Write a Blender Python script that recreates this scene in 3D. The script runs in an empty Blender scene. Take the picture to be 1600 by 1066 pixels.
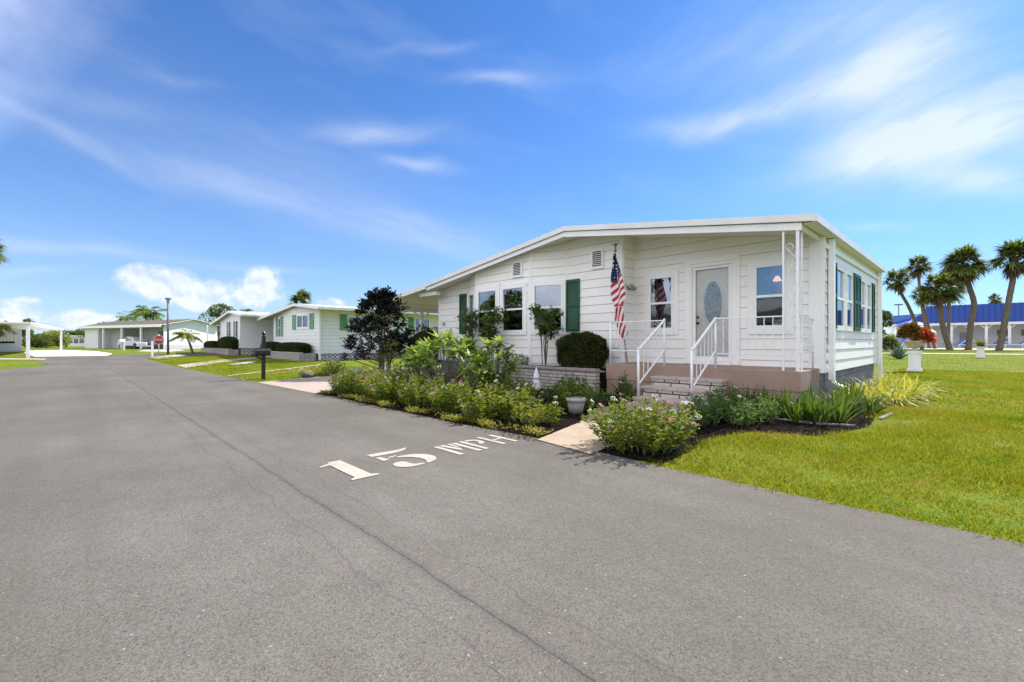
import bpy, math, random
import numpy as np
from mathutils import Vector, Matrix, Quaternion
R=math.radians
rng=np.random.default_rng(7); random.seed(7)
S=bpy.context.scene; COL=S.collection

# ------------------------------------------------------------------ measuring helpers (photo survey -> metres)
F,CX,HY,CAMH=711.0,800.0,534.5,1.1
YAW=R(44.22); ca,sa=math.cos(YAW),math.sin(YAW)
def sm(t):
    t=max(0.0,min(1.0,t)); return t*t*(3-2*t)
def terr(X,Y): return .32*sm((math.hypot(X,Y)-20)/34)
def terr_np(X,Y):
    t=np.clip((np.hypot(X,Y)-20)/34,0,1); return .32*t*t*(3-2*t)
def DL(x,D):
    L=D*(x-CX)/F; return (-(D*ca-L*sa), D*sa+L*ca)
def G(x,y):
    D=1.0
    while D<300:
        X,Y=DL(x,D)
        if CAMH-(y-HY)*D/F<=terr(X,Y): return (X,Y)
        D*=1.003
    return DL(x,300)

# ------------------------------------------------------------------ materials
MAT={}
def nodes(name):
    m=bpy.data.materials.new(name); m.use_nodes=True; nt=m.node_tree; nt.nodes.clear()
    out=nt.nodes.new('ShaderNodeOutputMaterial')
    return m,nt,out
class NT:
    def __init__(s,nt): s.nt=nt
    def n(s,typ,ins=None,**kw):
        o=s.nt.nodes.new(typ)
        for k,v in kw.items(): setattr(o,k,v)
        if ins:
            for k,v in ins.items():
                if hasattr(v,'is_output') or v.__class__.__name__.startswith('NodeSocket'): s.nt.links.new(v,o.inputs[k])
                else: o.inputs[k].default_value=v
        return o
    def math(s,op,a,b=0.0,c=None,clamp=False):
        o=s.n('ShaderNodeMath',operation=op,use_clamp=clamp)
        for i,v in enumerate((a,b,c)):
            if v is None: continue
            if hasattr(v,'is_output'): s.nt.links.new(v,o.inputs[i])
            else: o.inputs[i].default_value=v
        return o.outputs[0]
    def mix(s,f,a,b,mode='MIX'):
        o=s.n('ShaderNodeMix',data_type='RGBA',blend_type=mode)
        for k,v in ((0,f),(6,a),(7,b)):
            if hasattr(v,'is_output'): s.nt.links.new(v,o.inputs[k])
            else: o.inputs[k].default_value=v if k==0 else (tuple(v)+(1,))[:4]
        return o.outputs[2]
    def noise(s,vec,scale,detail=3,rough=.55,dist=0):
        return s.n('ShaderNodeTexNoise',{'Vector':vec,'Scale':scale,'Detail':detail,'Roughness':rough,'Distortion':dist}).outputs['Fac']
    def ramp(s,f,p0,p1,c0=(0,0,0),c1=(1,1,1)):
        o=s.n('ShaderNodeValToRGB',{'Fac':f}); e=o.color_ramp.elements
        e[0].position=p0;e[1].position=p1;e[0].color=tuple(c0)+(1,);e[1].color=tuple(c1)+(1,)
        return o.outputs['Color']
def c4(c): return (c[0],c[1],c[2],1)
def M(name,col,rough=.6,var=.12,scale=6,bump=0,bscale=60,metal=0,spec=.4,col2=None,dirt=None,sheen=0):
    if name in MAT: return MAT[name]
    m,nt,out=nodes(name); T=NT(nt)
    co=T.n('ShaderNodeTexCoord').outputs['Object']
    f=T.noise(co,scale,5,.6)
    c2=col2 or tuple(min(1,c*(1-var*2)) for c in col)
    base=T.mix(T.ramp(f,.35,.68),col,c2)
    if dirt:
        d=T.ramp(T.noise(co,scale*.35,6,.65),.55,.78)
        base=T.mix(T.math('MULTIPLY',d,dirt[1]),base,dirt[0])
    b=T.n('ShaderNodeBsdfPrincipled',{'Base Color':base,'Roughness':rough,'Metallic':metal,'Specular IOR Level':spec})
    if bump:
        h=T.noise(co,bscale,4,.6)
        bn=T.n('ShaderNodeBump',{'Height':h,'Strength':bump,'Distance':.01})
        nt.links.new(bn.outputs[0],b.inputs['Normal'])
    nt.links.new(b.outputs[0],out.inputs[0]); MAT[name]=m; return m
def LEAF(name,c1,c2,trans=.4,tcol=None,rough=.55,spec=.12):
    if name in MAT: return MAT[name]
    m,nt,out=nodes(name); T=NT(nt)
    g=T.n('ShaderNodeNewGeometry')
    r=g.outputs['Random Per Island']
    col=T.mix(r,c1,c2)
    b=T.n('ShaderNodeBsdfPrincipled',{'Base Color':col,'Roughness':rough,'Specular IOR Level':spec})
    tc=tcol or (1.5,1.45,.7)
    tcl=T.mix(1.0,col,tc,'MULTIPLY')
    t=T.n('ShaderNodeBsdfTranslucent',{'Color':tcl})
    mx=T.n('ShaderNodeMixShader',{0:trans,1:b.outputs[0],2:t.outputs[0]})
    nt.links.new(mx.outputs[0],out.inputs[0]); MAT[name]=m; return m
def GLASS(name,tint=(.25,.3,.33),refl=.22,rough=.01):
    if name in MAT: return MAT[name]
    m,nt,out=nodes(name); T=NT(nt)
    fr=T.n('ShaderNodeFresnel',{'IOR':1.6}).outputs[0]
    co=T.n('ShaderNodeTexCoord').outputs['Object']
    bn=T.n('ShaderNodeBump',{'Height':T.noise(co,2.2,2,.5),'Strength':.04,'Distance':.05})
    f=T.math('ADD',T.math('MULTIPLY',fr,1.1),refl,clamp=True)
    a=T.n('ShaderNodeBsdfTransparent',{'Color':c4(tint)})
    g=T.n('ShaderNodeBsdfGlossy',{'Color':(.85,.92,1,1),'Roughness':rough,'Normal':bn.outputs[0]})
    mx=T.n('ShaderNodeMixShader',{0:f,1:a.outputs[0],2:g.outputs[0]})
    nt.links.new(mx.outputs[0],out.inputs[0]); MAT[name]=m; return m
def BRICK(name,c1,c2,mortar,bw,rh,ms=.012,axis='XZ',rough=.85,bump=.4,scale=1.0):
    if name in MAT: return MAT[name]
    m,nt,out=nodes(name); T=NT(nt)
    co=T.n('ShaderNodeTexCoord').outputs['Object']
    sp=T.n('ShaderNodeSeparateXYZ',{0:co})
    s_=T.math('ADD',sp.outputs[0],sp.outputs[1]) if axis=='XZ' else sp.outputs[0]
    v=T.n('ShaderNodeCombineXYZ',{0:s_,1:sp.outputs[2] if axis=='XZ' else sp.outputs[1]}).outputs[0]
    br=T.n('ShaderNodeTexBrick',{'Vector':v,'Color1':c4(c1),'Color2':c4(c2),'Mortar':c4(mortar),'Scale':scale,'Mortar Size':ms,'Brick Width':bw,'Row Height':rh,'Mortar Smooth':.1,'Bias':0.0})
    br.offset=.43; br.squash=.8
    n=T.noise(co,25,5,.65)
    base=T.mix(T.ramp(n,.35,.75),br.outputs[0],(.6,.58,.54),'MULTIPLY')
    hgt=T.math('SUBTRACT',T.math('MULTIPLY',n,.4),br.outputs['Fac'])
    bn=T.n('ShaderNodeBump',{'Height':hgt,'Strength':bump,'Distance':.012})
    b=T.n('ShaderNodeBsdfPrincipled',{'Base Color':base,'Roughness':rough,'Normal':bn.outputs[0]})
    nt.links.new(b.outputs[0],out.inputs[0]); MAT[name]=m; return m

WHITE=(.80,.80,.78)
siding=M('siding_paint',(.86,.845,.80),.45,.03,1.3,.05,9,dirt=((.68,.65,.58),.2))
lapshade=M('siding_lap_shade',(.56,.54,.51),.8,.1,3)  # shadow line below each lap board, put into the colour
trim=M('trim_paint',(.84,.84,.82),.4,.02,3)
soffit=M('soffit_cream',(.86,.82,.70),.6,.03,2)
concd=M('edging_concrete',(.20,.19,.18),.9,.12,4,.3,30)
fascia=M('fascia_metal',(.74,.73,.70),.4,.05,2,dirt=((.45,.40,.34),.3))
fasciab=M('fascia_board',(.80,.80,.78),.45,.03,2,dirt=((.5,.45,.38),.25))
roofmat=M('roof_membrane',(.62,.61,.58),.6,.08,1.5)
greensh=M('shutter_green',(.012,.075,.035),.45,.1,4)
palegreen=M('shutter_pale_green',(.16,.36,.2),.5,.08,4)
darkframe=M('screen_dark',(.02,.022,.026),.7,.1,5)
pane_up=GLASS('pane_glass',(.30,.33,.36),.20)
pane_lo=GLASS('pane_screened',(.09,.10,.12),.05,.04)
porchpaint=M('porch_paint',(.335,.24,.185),.75,.07,2.2,.15,30,dirt=((.21,.15,.13),.55),spec=.2)
ironwhite=M('iron_white',(.80,.80,.80),.4,.05,9,dirt=((.42,.33,.24),.35))
stone=BRICK('stone_block',(.62,.57,.47),(.50,.46,.39),(.035,.032,.03),.36,.085,.011)
stonepl=BRICK('planter_stone',(.52,.48,.43),(.42,.39,.35),(.10,.095,.09),.33,.075,.008)
treadm=M('tread_stone',(.46,.38,.35),.8,.1,5,.25,50)
mulchm=M('mulch',(.008,.006,.005),1.0,.3,25,.8,80,col2=(.020,.015,.012),spec=.02)
skirtm=BRICK('skirting',(.27,.27,.28),(.21,.21,.22),(.12,.12,.125),.4,.2,.01)
blackm=M('black_metal',(.012,.012,.013),.45,.1,8)
greym=M('grey_metal',(.12,.13,.14),.5,.08,5)
concm=M('concrete',(.42,.38,.31),.85,.09,1.5,.2,40)
def flagstone():
    m,nt,out=nodes('walk_concrete'); T=NT(nt); co=T.n('ShaderNodeTexCoord').outputs['Object']
    wv=T.n('ShaderNodeVectorMath',{0:co,1:T.n('ShaderNodeTexNoise',{'Vector':co,'Scale':3.0,'Detail':3.0}).outputs['Color']},operation='ADD').outputs[0]
    v=T.n('ShaderNodeTexVoronoi',{'Vector':wv,'Scale':2.6},feature='DISTANCE_TO_EDGE').outputs[0]
    n=T.noise(co,3,6,.65); f=T.noise(co,70,3,.7)
    col=T.mix(T.ramp(n,.3,.7),(.255,.195,.135),(.345,.275,.195)); col=T.mix(T.math('MULTIPLY',T.ramp(f,.55,.75),.35),col,(.2,.15,.11))
    col=T.mix(T.math('MULTIPLY',T.ramp(v,.004,.02,(1,1,1),(0,0,0)),.35),col,(.17,.125,.09))
    bn=T.n('ShaderNodeBump',{'Height':T.math('ADD',T.ramp(v,.0,.03),T.math('MULTIPLY',f,.3)),'Strength':.4,'Distance':.006})
    p=T.n('ShaderNodeBsdfPrincipled',{'Base Color':col,'Roughness':.85,'Normal':bn.outputs[0]}); nt.links.new(p.outputs[0],out.inputs[0]); return m
walkm=flagstone()
drivem=M('drive_concrete',(.36,.29,.24),.85,.09,.8,.2,40,dirt=((.42,.36,.31),.5))
whitem=M('white_plaster',(.78,.78,.77),.55,.04,4,.1,30,dirt=((.5,.48,.44),.25))
terra=M('terracotta',(.33,.12,.05),.8,.12,6)
intwall=M('interior_wall',(.32,.28,.24),.8,.05,1)
curtainm=M('curtain',(.55,.52,.46),.9,.1,8)
barkpalm=M('palm_bark',(.17,.135,.105),.9,.2,7,.9,14,col2=(.09,.07,.055))
barkm=M('bark',(.16,.12,.085),.9,.2,10,.6,30)
stemm=M('green_stem',(.14,.2,.06),.7,.2,10)
blueroof=M('blue_metal_roof',(.003,.05,.27),.45,.06,.3)
bluecl=M('blue_fabric',(.06,.2,.55),.8,.1,4)
redm=M('sign_red',(.45,.02,.025),.4,.06,6)

# ------------------------------------------------------------------ mesh building
def root_off(o):
    v=Vector((0,0,0))
    while o is not None: v=v+o.location; o=o.parent
    return v
def link(name,me,parent=None):
    o=bpy.data.objects.new(name,me); COL.objects.link(o)
    if parent is not None: o.parent=parent
    return o
def tag(o,label=None,cat=None,group=None,kind=None):
    if label: o['label']=label
    if cat: o['category']=cat
    if group: o['group']=group
    if kind: o['kind']=kind
    return o
def thing(name,label,cat,loc=(0,0,0),group=None):
    o=bpy.data.objects.new(name,None); COL.objects.link(o); o.location=loc; o.empty_display_size=.2
    return tag(o,label,cat,group)
class MB:
    def __init__(s): s.v=[];s.f=[];s.mi=[];s.cur=0;s.xf=None
    def add(s,vs,fs):
        n=len(s.v)
        if s.xf is not None: vs=[s.xf(Vector(p)) for p in vs]
        s.v+= [tuple(p) for p in vs]; s.f+=[tuple(i+n for i in f) for f in fs]; s.mi+=[s.cur]*len(fs)
        return s
    def box(s,x0,x1,y0,y1,z0,z1):
        return s.add([(x0,y0,z0),(x1,y0,z0),(x1,y1,z0),(x0,y1,z0),(x0,y0,z1),(x1,y0,z1),(x1,y1,z1),(x0,y1,z1)],
              [(0,3,2,1),(4,5,6,7),(0,1,5,4),(1,2,6,5),(2,3,7,6),(3,0,4,7)])
    def bar(s,p,q,w,h=None,up=(0,0,1)):
        h=h or w; p=Vector(p);q=Vector(q);d=(q-p).normalized();u=Vector(up)
        if abs(d.dot(u))>.98: u=Vector((1,0,0))
        a=d.cross(u).normalized(); b=a.cross(d).normalized(); a*=w/2;b*=h/2
        return s.add([p-a-b,p+a-b,p+a+b,p-a+b,q-a-b,q+a-b,q+a+b,q-a+b],[(0,1,2,3),(7,6,5,4),(0,4,5,1),(1,5,6,2),(2,6,7,3),(3,7,4,0)])
    def tube(s,pts,r,n=8,cap=True):
        pts=[Vector(p) for p in pts]; k=len(pts); rr=r if isinstance(r,(list,tuple)) else [r]*k
        ref=Vector((0,0,1)); vs=[];fs=[]; prev=None
        for i,p in enumerate(pts):
            d=(pts[min(i+1,k-1)]-pts[max(i-1,0)]).normalized()
            if prev is None:
                u=ref if abs(d.dot(ref))<.95 else Vector((1,0,0))
                a=d.cross(u).normalized()
            else:
                a=(prev-d*prev.dot(d)).normalized()
            b=d.cross(a); prev=a
            for j in range(n):
                t=2*math.pi*j/n; vs.append(p+(a*math.cos(t)+b*math.sin(t))*rr[i])
        for i in range(k-1):
            for j in range(n):
                fs.append((i*n+j,i*n+(j+1)%n,(i+1)*n+(j+1)%n,(i+1)*n+j))
        if cap: fs.append(tuple(range(n-1,-1,-1))); fs.append(tuple((k-1)*n+j for j in range(n)))
        return s.add(vs,fs)
    def lathe(s,prof,c=(0,0,0),n=20,sq=False):
        vs=[];fs=[];c=Vector(c)
        if sq: n=4
        for r,z in prof:
            for j in range(n):
                t=2*math.pi*j/n+(math.pi/4 if sq else 0); rr=r*(1.4142 if sq else 1)
                vs.append(c+Vector((rr*math.cos(t),rr*math.sin(t),z)))
        for i in range(len(prof)-1):
            for j in range(n): fs.append((i*n+j,i*n+(j+1)%n,(i+1)*n+(j+1)%n,(i+1)*n+j))
        fs.append(tuple(range(n-1,-1,-1))); fs.append(tuple((len(prof)-1)*n+j for j in range(n)))
        return s.add(vs,fs)
    def prism(s,poly,z0,z1):
        n=len(poly); vs=[(x,y,z0) for x,y in poly]+[(x,y,z1) for x,y in poly]
        return s.add(vs,[tuple(range(n-1,-1,-1)),tuple(range(n,2*n))]+[(i,(i+1)%n,n+(i+1)%n,n+i) for i in range(n)])
    def prismy(s,poly,y0,y1):   # polygon in xz, extruded along y
        n=len(poly); vs=[(x,y0,z) for x,z in poly]+[(x,y1,z) for x,z in poly]
        return s.add(vs,[tuple(range(n)),tuple(range(2*n-1,n-1,-1))]+[(i,n+i,n+(i+1)%n,(i+1)%n) for i in range(n)])
    def build(s,name,mats,parent=None,smooth=False,bevel=0):
        off=root_off(parent) if parent is not None else Vector((0,0,0))
        me=bpy.data.meshes.new(name)
        me.from_pydata([(x-off.x,y-off.y,z-off.z) for x,y,z in s.v],[],s.f)
        if not isinstance(mats,(list,tuple)): mats=[mats]
        for m in mats: me.materials.append(m)
        if len(mats)>1: me.polygons.foreach_set('material_index',s.mi)
        if smooth: me.polygons.foreach_set('use_smooth',[True]*len(me.polygons))
        me.update()
        o=link(name,me,parent)
        if bevel:
            b=o.modifiers.new('bevel','BEVEL'); b.width=bevel; b.segments=2; b.limit_method='ANGLE'
        return o
def raw_mesh(name,verts,tris,mats,parent=None,mi=None,k=3):
    me=bpy.data.meshes.new(name); nv=len(verts); nf=len(tris)
    me.vertices.add(nv); me.vertices.foreach_set('co',np.asarray(verts,np.float32).ravel())
    me.loops.add(nf*k); me.loops.foreach_set('vertex_index',np.asarray(tris,np.int32).ravel())
    me.polygons.add(nf); me.polygons.foreach_set('loop_start',np.arange(0,nf*k,k,dtype=np.int32))
    try: me.polygons.foreach_set('loop_total',np.full(nf,k,np.int32))
    except Exception: pass
    if not isinstance(mats,(list,tuple)): mats=[mats]
    for m in mats: me.materials.append(m)
    if mi is not None: me.polygons.foreach_set('material_index',np.asarray(mi,np.int32))
    me.update(calc_edges=True); me.validate()
    return link(name,me,parent)
def unit(a): return a/np.maximum(np.linalg.norm(a,axis=1,keepdims=True),1e-9)
class LV:     # batch of leaves
    def __init__(s): s.V=[];s.T=[];s.I=[];s.n=0
    def put(s,v,t,mi):
        s.V.append(v);s.T.append(t+s.n);s.I.append(np.full(len(t),mi));s.n+=len(v)
    def leaves(s,b,d,L,W,mi=0,fold=.15,droop=.1,mid=.5,nz=None):
        d=unit(np.asarray(d,float));N=len(d);b=np.array(np.broadcast_to(np.asarray(b,float),(N,3)))
        L=np.broadcast_to(np.asarray(L,float),(N,))[:,None];W=np.broadcast_to(np.asarray(W,float),(N,))[:,None]
        up=np.tile(np.array([[0,0,1.0]]),(N,1))+rng.normal(0,.35,(N,3)) if nz is None else nz
        sd=unit(np.cross(d,up));nm=unit(np.cross(sd,d))
        m=b+d*L*mid
        v=np.stack([b,m+sd*W/2+nm*W*fold,b+d*L-nm*L*droop,m-sd*W/2+nm*W*fold],1).reshape(-1,3)
        i=np.arange(N)[:,None]*4
        t=np.concatenate([i+np.array([[0,1,2]]),i+np.array([[0,2,3]])],0)
        s.put(v,t,mi)
    def straps(s,b,d,L,W,droop=.5,seg=4,mi=0,taper=.15):
        d=unit(np.asarray(d,float));N=len(d);b=np.array(np.broadcast_to(np.asarray(b,float),(N,3)))
        L=np.broadcast_to(np.asarray(L,float),(N,));W=np.broadcast_to(np.asarray(W,float),(N,));dr=np.broadcast_to(np.asarray(droop,float),(N,))
        sd=unit(np.cross(d,np.array([[0,0,1.0]]))+rng.normal(0,.05,(N,3)))
        rows=[]
        for k in range(seg+1):
            t=k/seg; p=b+d*(L*t)[:,None]; p[:,2]-=dr*L*t*t
            w=W*(1-t)**.6 if k<seg else W*taper*.2
            w=W*min(1,.55+t*1.5) if t<.4 else W*(max(0.02,(1-t)/.6))**.7
            rows+= [p+sd*(w/2)[:,None] if hasattr(w,'__len__') else p+sd*w/2, p-sd*(w/2)[:,None] if hasattr(w,'__len__') else p-sd*w/2]
        v=np.stack(rows,1).reshape(-1,3);K=2*(seg+1)
        q=[]
        for k in range(seg):
            a=2*k; q+=[[a,a+1,a+3],[a,a+3,a+2]]
        t=(np.arange(N)[:,None,None]*K+np.array(q)[None]).reshape(-1,3)
        s.put(v,t,mi)
    def build(s,name,mats,parent=None):
        v=np.concatenate(s.V);t=np.concatenate(s.T);mi=np.concatenate(s.I)
        if parent is not None:
            o=root_off(parent); v=v-np.array([o.x,o.y,o.z])
        return raw_mesh(name,v,t,mats,parent,mi)
def rdir(N,zmin=-1,zmax=1):
    z=rng.uniform(zmin,zmax,N);a=rng.uniform(0,2*np.pi,N);r=np.sqrt(1-z*z)
    return np.stack([r*np.cos(a),r*np.sin(a),z],1)
def copy_tree(o,parent=None):
    c=o.copy(); COL.objects.link(c)
    if parent is not None: c.parent=parent
    for ch in list(o.children): copy_tree(ch,c)
    return c
# ------------------------------------------------------------------ camera
cd=bpy.data.cameras.new('camera'); cam=bpy.data.objects.new('camera',cd); COL.objects.link(cam); S.camera=cam
cd.sensor_width=36; cd.lens=36*F/1600; cd.clip_end=3000; cd.clip_start=.05
cd.shift_y=(HY-533)/1600
cam.location=(0,0,CAMH)
fwd=Vector((-ca,sa,0))
cam.rotation_euler=fwd.to_track_quat('-Z','Y').to_euler()
# ------------------------------------------------------------------ sun, sky
SUN_AZ=R(10.0); SUN_EL=R(46)
sund=Vector((math.sin(SUN_AZ)*math.cos(SUN_EL),math.cos(SUN_AZ)*math.cos(SUN_EL),math.sin(SUN_EL)))
ld=bpy.data.lights.new('sun','SUN'); ld.energy=4.1; ld.angle=R(.55); ld.color=(1,.945,.86)
lo=bpy.data.objects.new('sun',ld); COL.objects.link(lo); lo.rotation_euler=(-sund).to_track_quat('-Z','Y').to_euler(); lo.location=(20,20,40)
S.view_settings.view_transform='Standard'; S.view_settings.look='None'; S.view_settings.exposure=1.10; S.view_settings.gamma=1
S.cycles.max_bounces=7; S.cycles.transparent_max_bounces=10; S.cycles.use_denoising=True
W=bpy.data.worlds.new('World'); S.world=W; W.use_nodes=True
nt=W.node_tree; nt.nodes.clear(); T=NT(nt)
wo=nt.nodes.new('ShaderNodeOutputWorld')
sky=T.n('ShaderNodeTexSky',sky_type='NISHITA'); sky.sun_disc=False; sky.sun_elevation=SUN_EL; sky.sun_rotation=SUN_AZ
sky.air_density=1.0; sky.dust_density=.35; sky.ozone_density=3.2; sky.altitude=0
co=T.n('ShaderNodeTexCoord').outputs['Generated']
nv=T.n('ShaderNodeVectorMath',{0:co},operation='NORMALIZE').outputs[0]
def dot(v): 
    return T.n('ShaderNodeVectorMath',{0:nv,1:v},operation='DOT_PRODUCT').outputs['Value']
rgt=Vector((sa,ca,0))
AZ=T.math('ARCTAN2',dot(tuple(rgt)),dot(tuple(fwd)))
EL=T.math('ARCSINE',T.n('ShaderNodeSeparateXYZ',{0:nv}).outputs[2])
def azel(x,y):
    az=math.atan((x-CX)/F); return az,math.atan((HY-y)/F*math.cos(az))
AE=T.n('ShaderNodeCombineXYZ',{0:AZ,1:EL}).outputs[0]
warp=T.n('ShaderNodeTexNoise',{'Vector':AE,'Scale':5.0,'Detail':3.0,'Roughness':.5}).outputs['Color']
wv=T.n('ShaderNodeVectorMath',{0:warp,1:(.5,.5,.5)},operation='SUBTRACT').outputs[0]
AEw=T.n('ShaderNodeVectorMath',{0:wv,1:(.07,.07,0),2:AE},operation='MULTIPLY_ADD').outputs[0]
def rotc(ang,sx,sy,off=0):
    mp=T.n('ShaderNodeMapping',{'Vector':AEw,'Rotation':(0,0,ang),'Scale':(1,1,1)})
    mp2=T.n('ShaderNodeMapping',{'Vector':mp.outputs[0],'Location':(off,off,0),'Scale':(sx,sy,1)})
    return mp2.outputs[0]
def blob(x,y,a,b,ang,st,vec):
    dx,dy=math.cos(R(ang)),math.sin(R(ang))
    c=azel(x,y); e=azel(x+a*dx,y+a*dy); g=azel(x+b*dy,y-b*dx)
    ua=(e[0]-c[0],e[1]-c[1]); la=math.hypot(*ua); lb=math.hypot(g[0]-c[0],g[1]-c[1]); th=math.atan2(ua[1],ua[0])
    sp=T.n('ShaderNodeMapping',{'Vector':vec,'Location':(-c[0],-c[1],0)}).outputs[0]
    sp=T.n('ShaderNodeMapping',{'Vector':sp,'Rotation':(0,0,-th)}).outputs[0]
    sp=T.n('ShaderNodeVectorMath',{0:sp,1:(1/la,1/lb,0)},operation='MULTIPLY').outputs[0]
    d=T.n('ShaderNodeVectorMath',{0:sp,1:sp},operation='DOT_PRODUCT').outputs['Value']
    return T.math('MULTIPLY',T.math('EXPONENT',T.math('MULTIPLY',d,-1.0)),st)
def total(lst,vec):
    t=None
    for q in lst:
        m=blob(*q,vec); t=m if t is None else T.math('ADD',t,m)
    return t
left=[(110,215,190,14,23,.34),(360,292,170,22,20,.36),(640,365,170,26,17,.46),(110,152,120,20,8,.26),(80,385,160,13,6,.52),(40,425,70,7,0,.25),(110,60,170,50,14,.09),(480,250,200,50,12,.20),(290,118,60,8,4,.16),(400,415,130,6,6,.22)]
right=[(1120,192,110,20,-7,.70),(1270,150,130,28,-18,.45),(1420,95,120,50,-35,.62),(1420,222,220,40,-18,.72),(1520,205,170,75,-10,.72),(1380,120,140,60,-30,.45),(1500,285,130,22,6,.6),(1360,358,70,8,0,.4),(780,124,62,13,0,.62),(590,206,76,16,-3,.62),(655,256,52,11,6,.56),(665,72,70,10,-10,.26),(1200,80,260,80,-12,.30),(1400,230,260,90,-16,.34),(1330,30,160,40,-30,.30),(1590,120,90,80,0,.25)]
nl=T.math('MULTIPLY_ADD',T.noise(rotc(R(14),3.2,26),1.0,7,.62),1.5,-.15)
nr=T.math('MULTIPLY_ADD',T.noise(rotc(R(-16),3.5,17,3.1),1.0,7,.62),1.75,-.16)
cir=T.math('ADD',T.math('MULTIPLY',total(left,AEw),nl),T.math('MULTIPLY',T.math('MULTIPLY',total(right,AEw),nr),.95),clamp=True)
gen=T.math('MULTIPLY',T.ramp(T.noise(rotc(R(8),2.2,9,7.7),1.0,7,.6),.5,.85),.16)
cir=T.math('ADD',cir,gen,clamp=True)
cum=[(262,442,58,24,0,1.0),(222,437,30,16,0,.9),(300,460,46,18,10,.9),(404,455,44,22,8,1.0),(412,432,24,18,0,.9),(125,499,34,13,0,.85),(25,487,38,15,0,.8),(36,470,24,6,0,.7),(520,474,22,8,0,.75),(85,502,60,9,0,.6),(170,500,30,8,0,.5),(1395,520,40,10,0,.5),(330,470,40,10,0,.7),(-120,470,80,30,0,1.0),(1760,480,90,30,0,1.0)]
AEc=T.n('ShaderNodeVectorMath',{0:wv,1:(.03,.03,0),2:AE},operation='MULTIPLY_ADD').outputs[0]
pn=T.noise(AEc,24,7,.62)
pn2=T.noise(T.n('ShaderNodeVectorMath',{0:AEc,1:(.004,.011,0)},operation='ADD').outputs[0],24,7,.62)
cumd=T.math('MULTIPLY',total(cum,AEc),T.math('MULTIPLY_ADD',pn,2.9,-.55))
cumm=T.ramp(cumd,.20,.62)
cshade=T.mix(T.math('MULTIPLY_ADD',T.math('SUBTRACT',pn,pn2),5.0,.62,clamp=True),(.70,.78,.93),(1,1,1))
skyc=T.mix(.0,sky.outputs[0],(1,1,1))
tint=T.n('ShaderNodeMix',data_type='RGBA',blend_type='MULTIPLY'); tint.inputs[0].default_value=1
nt.links.new(sky.outputs[0],tint.inputs[6]); tint.inputs[7].default_value=(.170,.385,.640,1)
CL=3.7
hz=T.math('MULTIPLY',T.math('EXPONENT',T.math('MULTIPLY',T.math('MAXIMUM',EL,0.0),-3.6)),.42)
skyb=T.mix(hz,tint.outputs[2],(CL*.66,CL*.80,CL*.93))
skyb=T.mix(T.math('MULTIPLY',T.math('EXPONENT',T.math('MULTIPLY',T.math('MAXIMUM',EL,0.0),-13.0)),.55),skyb,(CL*.86,CL*.93,CL*1.02))
# unseen white cloud bank added behind the camera to brighten the shaded house front
fill_bk=T.ramp(dot((.10,-.85,.52)),.10,.55)
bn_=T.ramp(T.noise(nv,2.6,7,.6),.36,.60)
skyb=T.mix(T.math('MULTIPLY',T.math('MULTIPLY',fill_bk,bn_),.95),skyb,(CL*2.3,CL*2.25,CL*2.36))
c1=T.mix(T.math('MULTIPLY',cir,.74),skyb,(CL*.93,CL*.98,CL*1.06))
cc=T.n('ShaderNodeVectorMath',{0:cshade,1:(CL*1.05,CL*1.06,CL*1.08)},operation='MULTIPLY').outputs[0]
c2=T.mix(T.math('MULTIPLY',cumm,.74),c1,cc)
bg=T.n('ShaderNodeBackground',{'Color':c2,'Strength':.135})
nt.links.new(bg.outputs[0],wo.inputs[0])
W.cycles.sampling_method='MANUAL'; W.cycles.sample_map_resolution=512

# ------------------------------------------------------------------ ground sheets
def sheet(name,polys,mat,lift,res=None,kind='structure'):
    """flat sheets draped on the terrain; polys = list of xy polygons (convex or simple)"""
    import bmesh
    bm=bmesh.new()
    for p in polys:
        vs=[bm.verts.new((x,y,0)) for x,y in p]
        bm.faces.new(vs)
    bm.normal_update(); bmesh.ops.triangulate(bm,faces=bm.faces[:],ngon_method='EAR_CLIP')
    if res:
        for _ in range(7):
            es=[e for e in bm.edges if e.calc_length()>res*(1 if min(v.co.length for v in e.verts)<70 else 6)]
            if not es: break
            bmesh.ops.subdivide_edges(bm,edges=es,cuts=1)
            bmesh.ops.triangulate(bm,faces=[f for f in bm.faces if len(f.verts)>3])
    for v in bm.verts: v.co.z=terr(v.co.x,v.co.y)+lift
    for f in bm.faces:
        f.normal_update()
        if f.normal.z<0: f.normal_flip()
    me=bpy.data.meshes.new(name); bm.to_mesh(me); bm.free(); me.materials.append(mat)
    o=link(name,me); o['kind']=kind; return o
# lawn
def lawn_mat():
    m,nt,out=nodes('lawn'); T=NT(nt)
    co=T.n('ShaderNodeTexCoord').outputs['Object']
    a=T.noise(co,.55,5,.65); b=T.noise(co,4.5,6,.7); c=T.noise(co,60,3,.7)
    col=T.mix(T.ramp(b,.32,.68),(.08,.14,.009),(.16,.21,.014))
    col=T.mix(T.ramp(a,.48,.70),col,(.225,.195,.035))
    col=T.mix(T.math('MULTIPLY',T.ramp(T.noise(co,3.1,6,.75),.56,.70),.7),col,(.10,.085,.035))
    col=T.mix(T.ramp(T.noise(co,1.7,6,.7),.60,.74),col,(.085,.155,.02))
    col=T.mix(T.ramp(c,.25,.75),T.mix(1.0,col,(.55,.55,.5),'MULTIPLY'),T.mix(1.0,col,(1.25,1.25,1.1),'MULTIPLY'))
    bn=T.n('ShaderNodeBump',{'Height':c,'Strength':.7,'Distance':.03})
    p=T.n('ShaderNodeBsdfPrincipled',{'Base Color':col,'Roughness':.95,'Specular IOR Level':.1,'Normal':bn.outputs[0]})
    nt.links.new(p.outputs[0],out.inputs[0]); return m
lawn=lawn_mat()
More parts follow.
